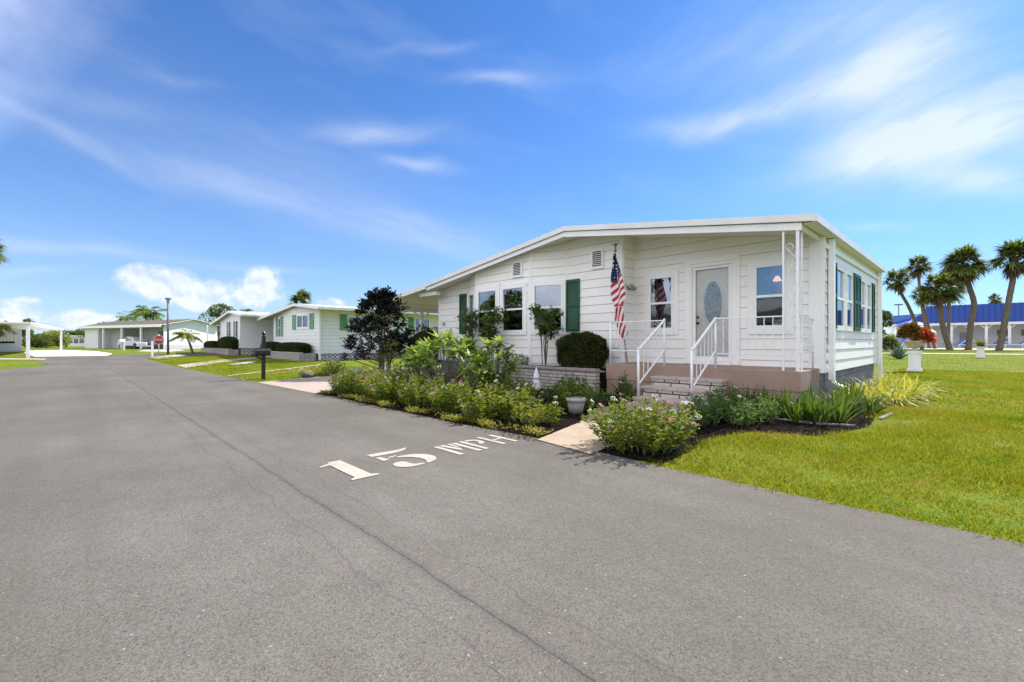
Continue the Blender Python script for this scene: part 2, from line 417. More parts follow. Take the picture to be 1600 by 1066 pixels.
def grid_sheet(name,x0,x1,y0,y1,xs,ys,mat):
    X,Y=np.meshgrid(xs,ys,indexing='ij'); Zz=terr_np(X,Y)
    v=np.stack([X,Y,Zz],-1).reshape(-1,3); n=len(ys)
    i,j=np.meshgrid(np.arange(len(xs)-1),np.arange(n-1),indexing='ij'); i=i.ravel();j=j.ravel()
    q=np.stack([i*n+j,(i+1)*n+j,(i+1)*n+j+1,i*n+j+1],1)
    return raw_mesh(name,v,q,mat,k=4)
def axis(): 
    a=np.concatenate([np.linspace(0,80,81),np.array([90,105,130,170,240,350,600,1000,1800])]); return np.concatenate([-a[:0:-1],a])
g=grid_sheet('ground',0,0,0,0,axis(),axis(),lawn); g['kind']='structure'
# asphalt road
ROAD=[(30,3.70),(1.5,3.70),(0,3.70),(-2,3.71),(-3.4,3.80),(-5,3.72),(-7,3.74),(-10,3.78),(-12.7,3.66),(-18.3,3.50),(-26,3.32),(-33.5,3.2),(-35.2,3.6),(-36.2,4.8),(-36.6,8),(-36.6,60),(-41.5,60),(-41.5,3.0),(-40.2,1.2),(-39.2,-1.0),(-38.4,-3.2),(-37.4,-3.4),(-36.4,-2.6),(-36.2,-1.5),(-32,-1.0),(-29.2,-.62),(-28.3,-.72),(-27.4,-1.2),(-26.3,-1.95),(-24,-3.0),(-20,-4.2),(-12,-4.9),(0,-5),(30,-5)]
ROADR=[p for p in ROAD if p[1]>3.1 and p[0]>-34][::-1]
rx=np.array([p[0] for p in ROADR]);ry=np.array([p[1] for p in ROADR])
o_=np.argsort(rx);rx=rx[o_];ry=ry[o_]
def road_edge(x): return np.interp(x,rx,ry)
def asphalt():
    m,nt,out=nodes('asphalt'); T=NT(nt)
    co=T.n('ShaderNodeTexCoord').outputs['Object']; sp=T.n('ShaderNodeSeparateXYZ',{0:co}); X,Y=sp.outputs[0],sp.outputs[1]
    big=T.noise(co,.35,5,.6); mid=T.noise(co,2.2,6,.7)
    ag=T.n('ShaderNodeTexVoronoi',{'Vector':co,'Scale':170.0}); agc=T.n('ShaderNodeSeparateXYZ',{0:ag.outputs['Color']}).outputs[0]
    ag2=T.n('ShaderNodeTexVoronoi',{'Vector':co,'Scale':130.0}); ag2c=T.n('ShaderNodeSeparateXYZ',{0:ag2.outputs['Color']}).outputs[0]
    fine=T.noise(co,420,2,.7)
    col=T.mix(T.ramp(big,.35,.66),(.108,.099,.086),(.148,.137,.121))
    col=T.mix(T.math('MULTIPLY',T.ramp(mid,.45,.7),.4),col,(.095,.086,.074))
    k=T.math('ADD',T.math('MULTIPLY',agc,.55),T.math('MULTIPLY',fine,.75))
    col=T.mix(1.0,col,T.mix(T.ramp(k,.25,.95),(.55,.55,.55),(1.35,1.35,1.35)),'MULTIPLY')
    col=T.mix(T.math('MULTIPLY',T.math('GREATER_THAN',ag2c,.9985),.5),col,(.42,.40,.37))
    col=T.mix(T.math('MULTIPLY',T.math('LESS_THAN',ag2c,.012),.7),col,(.05,.046,.043))
    # dark worn streak where a longer patch was laid
    st=T.n('ShaderNodeMapping',{'Vector':co,'Scale':(.06,1.4,1)}).outputs[0]
    col=T.mix(T.math('MULTIPLY',T.ramp(T.noise(st,1.0,5,.6),.42,.72),.55),col,(.092,.081,.070))
    # cracks along the paving joint
    def crack(y0,amp,w,strength,seed,s1=1.1):
        v=T.n('ShaderNodeCombineXYZ',{0:X,1:seed}).outputs[0]
        n1=T.math('MULTIPLY_ADD',T.noise(v,s1,6,.68),amp,-amp*.5)
        d=T.math('ABSOLUTE',T.math('SUBTRACT',Y,T.math('ADD',n1,y0)))
        wn=T.math('MULTIPLY_ADD',T.noise(v,14,3,.7),w*2.4,-w*.5)
        m=T.math('LESS_THAN',d,wn)
        halo=T.math('MULTIPLY',T.math('SUBTRACT',1.0,T.math('DIVIDE',d,w*9),clamp=True),.35)
        return T.math('MULTIPLY',T.math('MAXIMUM',m,halo),strength,clamp=True)
    for a in ((1.21,.10,.0044,.72,1.7),(1.0,.34,.0015,.5,9.3),(1.42,.36,.0013,.42,23.1),(.62,.8,.0009,.22,51.3,.6)):
        col=T.mix(crack(*a),col,(.034,.031,.029))
    # transverse hairline cracks
    vr=T.n('ShaderNodeTexVoronoi',{'Vector':T.n('ShaderNodeVectorMath',{0:co,1:T.n('ShaderNodeTexNoise',{'Vector':co,'Scale':1.5,'Detail':4.0}).outputs['Color']},operation='ADD').outputs[0],'Scale':.22},feature='DISTANCE_TO_EDGE')
    col=T.mix(T.math('MULTIPLY',T.math('LESS_THAN',vr.outputs[0],.001),.3),col,(.075,.07,.064))
    # sandy, leaf-stained margin beside the lawn and oil-dark blotches
    mg=T.math('MULTIPLY',T.ramp(T.math('ADD',Y,T.math('MULTIPLY_ADD',T.noise(co,3.5,5,.7),.5,-.25)),3.35/8,3.75/8),0.0)
    ed=T.math('MULTIPLY_ADD',Y,2.6,-8.9,clamp=True)
    col=T.mix(T.math('MULTIPLY',T.math('MULTIPLY',ed,T.ramp(T.noise(co,5,6,.75),.40,.62)),.75),col,(.085,.070,.050))
    ob=T.ramp(T.noise(co,.9,4,.6),.66,.74)
    col=T.mix(T.math('MULTIPLY',ob,.30),col,(.075,.067,.060))
    h=T.math('ADD',ag.outputs['Distance'],T.math('MULTIPLY',fine,.6))
    bn=T.n('ShaderNodeBump',{'Height':h,'Strength':.42,'Distance':.004})
    p=T.n('ShaderNodeBsdfPrincipled',{'Base Color':col,'Roughness':.9,'Specular IOR Level':.12,'Normal':bn.outputs[0]})
    nt.links.new(p.outputs[0],out.inputs[0]); return m
asph=asphalt()
road=sheet('road',[ROAD],asph,.012,1.5)
# concrete bits
sheet('driveway',[[(-9.8,3.72),(-13.55,3.62),(-14.5,6.0),(-17.0,9.4),(-17.2,17),(-13.45,17),(-13.45,9.0),(-11.3,6.6)]],drivem,.016,1.2)
WALK=[(-2.62,3.60),(-3.42,3.72),(-3.75,4.9),(-4.35,6.1),(-4.40,7.5),(-3.05,7.5),(-2.95,6.2),(-2.75,4.8)]
sheet('walkway',[WALK],walkm,.02,.6)
far_walk=sheet('walkway',[[G(290,575.5),G(276,571.5),G(345,562.5),G(400,558.5),G(400,561),G(350,566)]],concm,.016,2)
sheet('walkway',[[G(246,561.5),G(233,559),G(282,554),G(292,556)]],concm,.016,2)
sheet('kerb_strip',[[G(351,589.3),G(360,587.2),G(500,569.8),G(500,571.2)]],concm,.016,2)
sheet('driveway',[[G(215,549.6),G(262,550.5),G(290,548.2),G(282,546.2),G(225,547)]],concm,.02,2)
sheet('driveway',[[G(168,556.2),G(176,553.2),G(150,549.4),G(96,547.4),G(40,548.5),G(38,552.3),G(54,558)]],M('pale_drive',(.66,.64,.58),.85,.05,1,.1,30),.02,2)
sheet('walkway',[[G(-60,563.5),G(-60,559.5),G(0,560.2),G(73,561.2),G(70,562.6),G(0,562.4)]],concm,.018,2)
sheet('path',[[(-6.6,42.6),(-3,43.2),(12,46.5),(30,52),(30,54.5),(12,49),(-3,45.2),(-6.9,44.4)]],concm,.016,3)
sheet('pool_deck',[[(-14,62),(40,74),(40,130),(-14,130)]],concm,.014,4)
# mulch beds
BED1=[(-9.75,3.66),(-8,3.62),(-6,3.62),(-3.30,3.62),(-3.5,4.9),(-4.0,6.1),(-4.45,8.25),(-5.6,7.88),(-9.7,7.88),(-12.9,9.3),(-13.3,8.9),(-11.35,6.4)]
BED2=[(-2.85,3.66),(-1.98,3.82),(-2.1,5.25),(-1.95,5.9),(-1.25,6.3),(-1.0,7.4),(-1.1,9.3),(-.9,13),(-1.1,16.2),(-2.0,16.2),(-2.0,8.3),(-3.0,8.3),(-3.2,6.2),(-3.0,4.8)]
sheet('flower_bed',[BED1],mulchm,.008,.7)
sheet('flower_bed',[BED2],mulchm,.008,.7)
def inpoly(x,y,poly):
    c=np.zeros(len(x),bool);n=len(poly);j=n-1
    for i in range(n):
        xi,yi=poly[i];xj,yj=poly[j]
        cond=((yi>y)!=(yj>y))&(x<(xj-xi)*(y-yi)/(yj-yi+1e-12)+xi)
        c^=cond;j=i
    return c
# painted road lettering: reads towards +Y, tops towards -X
paint,ntp,outp=nodes('road_paint'); Tp=NT(ntp); cop=Tp.n('ShaderNodeTexCoord').outputs['Object']
nz=Tp.noise(cop,38,5,.7)
bp=Tp.n('ShaderNodeBsdfPrincipled',{'Base Color':Tp.mix(Tp.ramp(Tp.noise(cop,4,4,.6),.3,.7),(.30,.272,.222),(.40,.365,.305)),'Roughness':.8})
tp=Tp.n('ShaderNodeBsdfTransparent'); mxp=Tp.n('ShaderNodeMixShader',{0:Tp.ramp(nz,.30,.37),1:tp.outputs[0],2:bp.outputs[0]})
ntp.links.new(mxp.outputs[0],outp.inputs[0])
def bez(a,b,c,d,n=10): return [tuple((1-t)**3*np.array(a)+3*(1-t)**2*t*np.array(b)+3*(1-t)*t*t*np.array(c)+t**3*np.array(d)) for t in np.linspace(0,1,n)]
gl={}
gl['1']=[[(.06,0),(.30,0),(.30,.03),(.25,.06),(.25,.66),(.13,.66),(.13,.62),(.02,.56),(.02,.53),(.11,.55),(.11,.06),(.06,.03)]]
five_top=[(0.02,.66),(.02,.55),(.26,.545),(.34,.56),(.41,.60),(.46,.665),(.30,.64)]
neck=[(.03,.50),(.08,.50),(.09,.40),(.15,.405),(.22,.43),(.21,.455),(.13,.44),(.10,.36),(.03,.34)]
bowl=bez((.19,.40),(.30,.42),(.46,.38),(.47,.20),12)+bez((.47,.20),(.46,.06),(.37,.03),(.30,.015),8)+bez((.29,.04),(.36,.10),(.36,.30),(.19,.36),10)
tail=bez((.02,.14),(.04,.25),(.17,.26),(.17,.15),10)+[(.165,.11),(.19,.06),(.26,.045),(.26,.012)]+bez((.20,.0),(.10,-.01),(0.02,.03),(.02,.13),9)
gl['5']=[five_top,neck,bowl,tail]
def stroke(p,q,w):
    p=np.array(p);q=np.array(q);d=(q-p)/np.linalg.norm(q-p);n=np.array([-d[1],d[0]])*w/2
    return [tuple(p-n),tuple(q-n),tuple(q+n),tuple(p+n)]
gl['M']=[[(0,0),(.055,0),(.055,.45),(0,.45)],[(.225,0),(.28,0),(.28,.45),(.225,.45)],[(.065,.45),(.125,.45),(.165,.20),(.13,.12)],[(.215,.45),(.165,.45),(.172,.22),(.19,.26)]]
gl['P']=[[(0,0),(.055,0),(.055,.45),(0,.45)],[(.075,.45),(.13,.45)]+bez((.14,.45),(.25,.44),(.25,.22),(.14,.21),9)+[(.12,.21),(.12,.26)]+bez((.14,.27),(.18,.29),(.18,.38),(.14,.395),6)+[(.075,.395)]]
gl['H']=[[(0,0),(.055,0),(.055,.45),(0,.45)],[(.185,0),(.24,0),(.24,.45),(.185,.45)],[(.07,.2),(.112,.2),(.112,.255),(.07,.255)],[(.125,.2),(.17,.2),(.17,.255),(.125,.255)]]
import bmesh
for ch,y0,xb,sy in (('1',1.53,-3.43,1.0),('5',2.02,-3.44,1.0),('M',2.69,-3.48,1.02),('P',3.02,-3.49,1.0),('H',3.30,-3.53,.98)):
    bm=bmesh.new()
    for poly in gl[ch]:
        bm.faces.new([bm.verts.new((xb-b,y0+a*sy,.017)) for a,b in poly])
    bm.normal_update(); bmesh.ops.triangulate(bm,faces=bm.faces[:],ngon_method='EAR_CLIP')
    for f in bm.faces:
        f.normal_update()
        if f.normal.z<0: f.normal_flip()
    me=bpy.data.meshes.new('road_lettering');bm.to_mesh(me);bm.free();me.materials.append(paint)
    o=link('road_lettering',me)
    tag(o,{'1':'large stencilled white numeral 1 painted on the grey asphalt','5':'large stencilled white numeral 5 painted on the grey asphalt','M':'white stencilled letter M painted on the asphalt','P':'white stencilled letter P painted on the asphalt','H':'white stencilled letter H painted at the asphalt edge'}[ch],'road marking',group='painted 15 MPH speed marking')
# ------------------------------------------------------------------ shared house builders
def onYX(x,Y):
    t=(x-CX)/F; D=Y/(sa+t*ca); return DL(x,D)[0]
def onXY(x,X):
    t=(x-CX)/F; D=-X/(ca-t*sa); return DL(x,D)[1]
class Wall:
    """vertical wall from a to b (xy), outward normal n; local u runs a->b"""
    def __init__(s,a,b,flip=False):
        s.a=Vector((a[0],a[1],0));d=Vector((b[0]-a[0],b[1]-a[1],0));s.L=d.length;s.d=d.normalized()
        s.n=Vector((s.d.y,-s.d.x,0))*(-1 if flip else 1)
    def P(s,u,z,n=0): return s.a+s.d*u+s.n*n+Vector((0,0,z))
    def xf(s,p): return s.P(p.x,p.z,p.y)      # local (u, n, z)
def lap_siding(mb,w,top,zb,openings=(),h=.205,off=.016,z_base=None):
    """horizontal lap boards, cut round openings (u0,u1,z0,z1), top = function of u"""
    z_base=zb if z_base is None else z_base
    us={0.0,w.L}
    for o in openings: us|={max(0,min(w.L,o[0])),max(0,min(w.L,o[1]))}
    N=60; g=[w.L*i/N for i in range(N+1)]
    zt=max(top(u) for u in g); k=0; z=z_base
    while z<zt:
        z1=z+h; u2=set(us)
        for i in range(N):
            ta,tb=top(g[i]),top(g[i+1])
            for q in (z,z1):
                if (ta-q)*(tb-q)<0: u2.add(g[i]+(g[i+1]-g[i])*(q-ta)/(tb-ta))
        if any(top(u)<z1 for u in g):
            for i in range(1,N):
                if abs((top(g[i+1])-top(g[i]))-(top(g[i])-top(g[i-1])))>1e-6: u2.add(g[i])
        ul=sorted(u2)
        for a,b in zip(ul[:-1],ul[1:]):
            if b-a<1e-4: continue
            m=(a+b)/2
            segs=[(max(z,zb),z1)]
            for o in openings:
                if o[0]<m<o[1]:
                    ns=[]
                    for p,q in segs:
                        if o[3]<=p or o[2]>=q: ns.append((p,q)); continue
                        if o[2]>p: ns.append((p,o[2]))
                        if o[3]<q: ns.append((o[3],q))
                    segs=ns
            for p,q in segs:
                ql,qr=min(q,top(a)),min(q,top(b))
                if ql<=p+1e-4 and qr<=p+1e-4: continue
                ql=max(ql,p);qr=max(qr,p)
                of=lambda zz: .002+off*(1-(zz-z)/h)
                pts=[w.P(a,p,of(p)),w.P(b,p,of(p)),w.P(b,qr,of(qr)),w.P(a,ql,of(ql))]
                if qr-p<1e-4: pts=[pts[0],pts[1],pts[3]]
                elif ql-p<1e-4: pts=pts[:3]
                mb.add(pts,[tuple(range(len(pts)))])
                if abs(p-z)<1e-4:
                    mb.cur=1; gp=.0075; mb.add([w.P(a,p,of(p)-.001),w.P(a,p-gp,.004),w.P(b,p-gp,.004),w.P(b,p,of(p)-.001)],[(0,1,2,3)]); mb.cur=0  # darker strip painted as the shade under the board's lower edge
        z=z1
def lbox(mb,w,u0,u1,n0,n1,z0,z1):
    mb.xf=w.xf; mb.box(u0,u1,n0,n1,z0,z1); mb.xf=None
def double_hung(parent,w,u0,u1,z0,z1,casing=.12,fr=.045,rail=None,proud=.035,mats=None,name='window',inner=None,split=1,meet=True):
    """glass opening u0..u1,z0..z1; casing round it; returns the outer opening"""
    up,lo=mats or (pane_up,pane_lo)
    m=MB(); c=casing
    if c:
        lbox(m,w,u0-fr-c,u0-fr,-.01,proud,z0-fr-c,z1+fr+c); lbox(m,w,u1+fr,u1+fr+c,-.01,proud,z0-fr-c,z1+fr+c)
        lbox(m,w,u0-fr,u1+fr,-.01,proud,z1+fr,z1+fr+c); lbox(m,w,u0-fr,u1+fr,-.01,proud+.012,z0-fr-c,z0-fr)
    win=m.build(name,trim,parent,bevel=.004)
    s=MB(); p2=proud+.012
    lbox(s,w,u0-fr,u0,-.05,p2,z0-fr,z1+fr); lbox(s,w,u1,u1+fr,-.05,p2,z0-fr,z1+fr)
    lbox(s,w,u0,u1,-.05,p2,z1,z1+fr); lbox(s,w,u0,u1,-.05,p2,z0-fr,z0)
    zm=rail or (z0+z1)/2
    if meet: lbox(s,w,u0,u1,-.045,p2-.006,zm-.024,zm+.024)
    for k in range(1,split):
        um=u0+(u1-u0)*k/split; lbox(s,w,um-.04,um+.04,-.045,p2-.003,z0,z1)
    s.build('sash',trim,win,bevel=.003)
    if meet:
        q=MB(); q.add([w.P(u0,zm+.02,.012),w.P(u1,zm+.02,.012),w.P(u1,z1,.012),w.P(u0,z1,.012)],[(0,1,2,3)]); q.build('pane',up,win)
        q=MB(); q.add([w.P(u0,z0,.022),w.P(u1,z0,.022),w.P(u1,zm-.02,.022),w.P(u0,zm-.02,.022)],[(0,1,2,3)]); q.build('pane',lo,win)
    else:
        q=MB(); q.add([w.P(u0,z0,.012),w.P(u1,z0,.012),w.P(u1,z1,.012),w.P(u0,z1,.012)],[(0,1,2,3)]); q.build('pane',lo,win)
    return (u0-fr,u1+fr,z0-fr,z1+fr)
def shutter(parent,w,u0,u1,z0,z1,mat,n0=.02):
    m=MB(); t=.035; b=min(.05,(u1-u0)*.16)
    lbox(m,w,u0,u0+b,n0,n0+t,z0,z1); lbox(m,w,u1-b,u1,n0,n0+t,z0,z1)
    zm=z0+(z1-z0)*.5
    for za,zb_ in ((z0,z0+.07),(zm-.035,zm+.035),(z1-.07,z1)): lbox(m,w,u0+b,u1-b,n0,n0+t,za,zb_)
    for za,zb_ in ((z0+.07,zm-.035),(zm+.035,z1-.07)):
        n=max(4,int((zb_-za)/.045)); dz=(zb_-za)/n
        m.xf=w.xf
        for i in range(n):
            z=za+i*dz
            m.add([(u0+b,n0+t*.75,z),(u1-b,n0+t*.75,z),(u1-b,n0+t*.25,z+dz),(u0+b,n0+t*.25,z+dz)],[(0,1,2,3)])
            m.add([(u0+b,n0+t*.25,z+dz),(u1-b,n0+t*.25,z+dz),(u1-b,n0+t*.75,z+dz),(u0+b,n0+t*.75,z+dz)],[(0,1,2,3)])
        m.xf=None
    return m.build('shutter',mat,parent)
def louvre_vent(parent,w,u0,u1,z0,z1):
    m=MB(); c=.045
    lbox(m,w,u0-c,u0,0,.058,z0-c,z1+c);lbox(m,w,u1,u1+c,0,.058,z0-c,z1+c);lbox(m,w,u0,u1,0,.058,z1,z1+c);lbox(m,w,u0,u1,0,.058,z0-c,z0)
    v=m.build('vent',trim,parent)
    q=MB(); lbox(q,w,u0,u1,.001,.024,z0,z1); q.build('backing',darkframe,v)
    s=MB(); n=8; dz=(z1-z0)/n; s.xf=w.xf
    for i in range(n):
        z=z0+i*dz
        s.add([(u0,.052,z),(u1,.052,z),(u1,.028,z+dz*.55),(u0,.028,z+dz*.55)],[(0,1,2,3)])
    s.xf=None; s.build('slat',trim,v)

# ------------------------------------------------------------------ main house
RX,RZ=-6.75,3.76
def zroof(X):
    if X>RX: return RZ-(RZ-3.05)*(X-RX)/(-1.78-RX)
    if X>-12.5: return RZ-(RZ-2.95)*(RX-X)/(RX+12.5)
    return 2.95-(2.95-2.57)*(-12.5-X)/3.45
FY,BY=8.30,15.70
house=thing('mobile_home','white lap-sided mobile home with dark green shutters, low gable roof and glazed front door','house',(-7.7,12.5,0))
ztop=lambda X: zroof(X)-.088
XL,XR_=-12.76,-1.93
EY,PY_=8.97,9.50
Xw1,Xw2,Xw3=onYX(732,8.97),onYX(885,8.97),-5.63
bx0,bx1=onYX(744,8.6),onYX(828,8.6)
wA=Wall((XL,8.97),(Xw1,8.97)); wB=Wall((Xw1,8.97),(bx0,8.6)); wC=Wall((bx0,8.6),(bx1,8.6)); wD=Wall((bx1,8.6),(Xw2,8.97)); wE=Wall((Xw2,8.97),(Xw3,8.97))
wF=Wall((Xw3,8.97),(Xw3,9.5)); wG=Wall((Xw3,9.5),(XR_,9.5)); wH=Wall((XR_,9.5),(XR_,15.55))
wI=Wall((XR_,15.55),(XL,15.55)); wJ=Wall((XL,15.55),(XL,8.97))
openings={}
def uX(w,X): return (X-w.a.x)/w.d.x
def uY(w,Y): return (Y-w.a.y)/w.d.y
O=[]
zt,zb_=2.59,1.43
# glass rectangles, read per wall
o_c1=double_hung(house,wC,uX(wC,onYX(749,8.6)),uX(wC,onYX(775.5,8.6)),1.42,2.54,.09)
o_c2=double_hung(house,wC,uX(wC,onYX(787.5,8.6)),uX(wC,onYX(818,8.6)),1.42,2.54,.09)
o_b=double_hung(house,wB,.18,wB.L-.14,1.42,2.52,.06)
o_d=double_hung(house,wD,.15,wD.L-.13,1.42,2.54,.085)
o_g1=double_hung(house,wG,uX(wG,onYX(1018,9.5)),uX(wG,onYX(1050,9.5)),1.415,2.52,.115)
o_g2=double_hung(house,wG,uX(wG,onYX(1183,9.5)),uX(wG,onYX(1225,9.5)),1.415,2.52,.125)
hy=[onXY(x,XR_) for x in (1303.4,1315.6,1319.2,1328.8,1341.5,1349,1351,1358)]
o_h=[]
for k in range(0,8,2): o_h.append(double_hung(house,wH,hy[k]-9.5+.03,hy[k+1]-9.5-.03,1.415,2.49,.05,rail=1.94))
# door
du0,du1=uX(wG,onYX(1085,9.5)),uX(wG,onYX(1140.7,9.5))
o_door=(du0-.06,du1+.06,.63,2.73)
m=MB()
lbox(m,wG,du0-.20,du0-.06,0,.045,.64,2.74);lbox(m,wG,du1+.06,du1+.20,0,.045,.64,2.74);lbox(m,wG,du0-.20,du1+.20,0,.047,2.74,2.86)
lbox(m,wG,du0-.06,du0-.03,-.08,.03,.64,2.74);lbox(m,wG,du1+.03,du1+.06,-.08,.03,.64,2.74);lbox(m,wG,du0-.03,du1+.03,-.08,.03,2.67,2.74)
lbox(m,wG,du0-.03,du1+.03,-.08,.05,.635,.70)
m.build('door_frame',trim,house,bevel=.004)
m=MB(); lbox(m,wG,du0-.03,du1+.03,-.10,-.055,.70,2.67)
door=m.build('door',M('door_paint',(.82,.79,.72),.5,.03,3),house)
cu,cz=(du0+du1)/2+.01,1.90
m=MB(); ring=[];ring2=[];ring3=[]
for k in range(41):
    t=2*math.pi*k/40
    ring.append(wG.P(cu+.20*math.cos(t),cz+.47*math.sin(t),-.05)); ring3.append(wG.P(cu+.315*math.cos(t)*(1 if abs(math.cos(t))>.2 else 1),cz+.57*math.sin(t)+.03*math.cos(2*t),-.052))
m.tube(ring,.022,6,False); m.build('oval_moulding',trim,door)
m=MB(); m.tube(ring3,.008,5,False)
for za,zc in ((.80,1.28),):
    m.tube([wG.P(du0+.09,za,-.053),wG.P(du1-.09,za,-.053),wG.P(du1-.09,zc,-.053),wG.P(cu,zc-.14,-.053),wG.P(du0+.09,zc,-.053),wG.P(du0+.09,za,-.053)],.009,5,False)
m.build('panel_moulding',trim,door)
def frosted():
    m,nt,out=nodes('oval_glass'); T=NT(nt); co=T.n('ShaderNodeTexCoord').outputs['Object']
    v=T.n('ShaderNodeTexVoronoi',{'Vector':T.n('ShaderNodeVectorMath',{0:co,1:T.n('ShaderNodeTexNoise',{'Vector':co,'Scale':5.0}).outputs['Color']},operation='ADD').outputs[0],'Scale':7.0},feature='DISTANCE_TO_EDGE').outputs[0]
    col=T.mix(T.math('LESS_THAN',v,.05),(.34,.42,.47),(.16,.19,.21))
    p=T.n('ShaderNodeBsdfPrincipled',{'Base Color':col,'Roughness':.25,'Specular IOR Level':.7})
    nt.links.new(p.outputs[0],out.inputs[0]); return m
m=MB(); m.add([wG.P(cu,cz,-.048)]+[wG.P(cu+.19*math.cos(2*math.pi*k/40),cz+.46*math.sin(2*math.pi*k/40),-.048) for k in range(40)],[(0,1+k,1+(k+1)%40) for k in range(40)])
m.build('oval_glass',frosted(),door)
m=MB(); m.xf=wG.xf; m.lathe([(.03,-.012),(.03,0)],(0,0,0)) if False else None; m.xf=None
for z,nm_ in ((1.62,'deadbolt'),(1.50,'handle')):
    m=MB(); m.tube([wG.P(du0+.055,z,-.055),wG.P(du0+.055,z,-.02)],.028 if z<1.55 else .022,10); m.build(nm_,blackm,door)
m=MB(); f0,f1=du0-.028,du1+.028
lbox(m,wG,f0,f0+.055,-.02,.012,.705,2.665);lbox(m,wG,f1-.055,f1,-.02,.012,.705,2.665);lbox(m,wG,f0+.055,f1-.055,-.02,.012,2.61,2.665);lbox(m,wG,f0+.055,f1-.055,-.02,.012,.705,.80)
st=m.build('storm_door',trim,house,bevel=.003)
m=MB(); m.add([wG.P(f0+.055,.80,-.004),wG.P(f1-.055,.80,-.004),wG.P(f1-.055,2.61,-.004),wG.P(f0+.055,2.61,-.004)],[(0,1,2,3)])
m.build('pane',GLASS('storm_glass',(.95,.95,.95),-.03),st)
m=MB()
for w,zb0,ops,tf in ((wA,.5,[],lambda u:ztop(wA.P(u,0).x)),(wB,.5,[o_b],lambda u:ztop(wB.P(u,0).x)),(wC,.5,[o_c1,o_c2],lambda u:ztop(wC.P(u,0).x)),(wD,.5,[o_d],lambda u:ztop(wD.P(u,0).x)),(wE,.5,[],lambda u:ztop(wE.P(u,0).x)),(wF,.55,[],lambda u:ztop(Xw3)),(wG,.55,[o_g1,o_g2,o_door],lambda u:ztop(wG.P(u,0).x)),(wH,.55,o_h,lambda u:ztop(XR_)),(wI,.55,[],lambda u:ztop(wI.P(u,0).x)),(wJ,.5,[],lambda u:ztop(XL))):
    lap_siding(m,w,tf,zb0,ops,z_base=.55-.205*(1 if zb0<.55 else 0))
m.build('wall',[siding,lapshade],house)
# corner boards and battens
m=MB()
def batten(w,u,wd,z0,z1,pr=.022):
    m=MB(); lbox(m,w,u-wd/2,u+wd/2,0,pr,z0,z1); m.build('corner_board',trim,house)
batten(wA,.03,.07,.5,ztop(XL)); batten(wA,wA.L-.02,.035,.5,ztop(Xw1)); batten(wC,.02,.05,.5,ztop(bx0)); batten(wC,wC.L-.02,.04,.5,ztop(bx1)); batten(wD,.02,.05,.5,ztop(bx1)-.01,.024)
batten(wE,.03,.06,.5,ztop(Xw2)); batten(wE,wE.L-.03,.06,.5,ztop(Xw3)); batten(wF,.03,.06,.55,ztop(Xw3)-.005,.024); batten(wG,.03,.045,.63,ztop(Xw3)-.01); batten(wG,wG.L-.10,.20,.55,ztop(XR_)-.02,.02); batten(wH,.03,.06,.55,ztop(XR_)-.025,.03); batten(wH,wH.L-.04,.08,.55,ztop(XR_)-.02)
cx=(onYX(775.5,8.6)+onYX(787.5,8.6))/2; batten(wC,uX(wC,cx),.03,1.3,2.74,.05)
shutter(house,wA,uX(wA,onYX(719.5,8.97)),uX(wA,onYX(729.8,8.97)),1.36,2.62,greensh)
shutter(house,wE,uX(wE,onYX(886,8.97)),uX(wE,onYX(906.8,8.97)),1.36,2.65,greensh)
for a,b in ((1297,1302.2),(1330.2,1335.3),(1335.6,1340.2),(1359.3,1362.6)):
    shutter(house,wH,onXY(a,XR_)-9.5,onXY(b,XR_)-9.5,1.35,2.58,greensh,.03)
louvre_vent(house,wC,uX(wC,onYX(803.5,8.6)),uX(wC,onYX(815.5,8.6)),2.87,3.20)
louvre_vent(house,wE,uX(wE,onYX(927.5,8.97)),uX(wE,onYX(942,8.97)),2.87,3.24)
# skirting
m=MB(); m.box(XL+.06,XR_-.05,9.56,15.5,0,.56); m.box(XL+.06,Xw3-.06,9.03,9.56,0,.56); m.build('skirting',skirtm,house)
# interior shell
m=MB()
for xa_,xb_,ya_ in ((XL+.1,Xw3-.07,9.05),(Xw3-.07,XR_-.06,9.6)):
    m.add([(xa_,ya_,.6),(xb_,ya_,.6),(xb_,15.5,.6),(xa_,15.5,.6),(xa_,ya_,2.74),(xb_,ya_,2.74),(xb_,15.5,2.74),(xa_,15.5,2.74)],[(0,1,2,3),(4,7,6,5),(2,6,7,3)])
m.box(-6.6,-6.5,9.6,15.45,.605,2.735); m.box(-9.3,-9.2,12.0,15.45,.605,2.735); m.box(-6.49,-2.1,12.9,13.0,.605,2.735)
m.build('interior_wall',intwall,house)
for w,u0,u1 in ((wD,.15,.40),(wC,.2,.42),(wH,.9,1.1),(wH,4.75,4.95),(wH,3.3,3.45)):
    m=MB();vs=[];n=14
    for i in range(n+1):
        u=u0+(u1-u0)*i/n
        vs+=[w.P(u,1.30,-.12+.02*(i%2)),w.P(u,2.72,-.12+.02*(i%2))]
    m.add(vs,[(2*i,2*i+2,2*i+3,2*i+1) for i in range(n)])
    m.build('curtain',curtainm,house)
# roof slab, fascia, soffit
RXL=-12.5
m=MB(); xs=[RXL,RX,-1.78]
vs=[]
for y in (FY,BY):
    for x in xs: vs+=[(x,y,zroof(x)),(x,y,zroof(x)-.07)]
m.add(vs,[(0,2,8,6),(2,4,10,8)]); m.mi[-2:]=[0,0]
m.cur=1; m.add(vs,[(1,7,9,3),(3,9,11,5)]); m.cur=0
m.add(vs,[(0,1,3,2),(2,3,5,4),(6,8,9,7),(8,10,11,9),(4,5,11,10),(0,6,7,1)])
roof=m.build('roof',[roofmat,soffit],house)
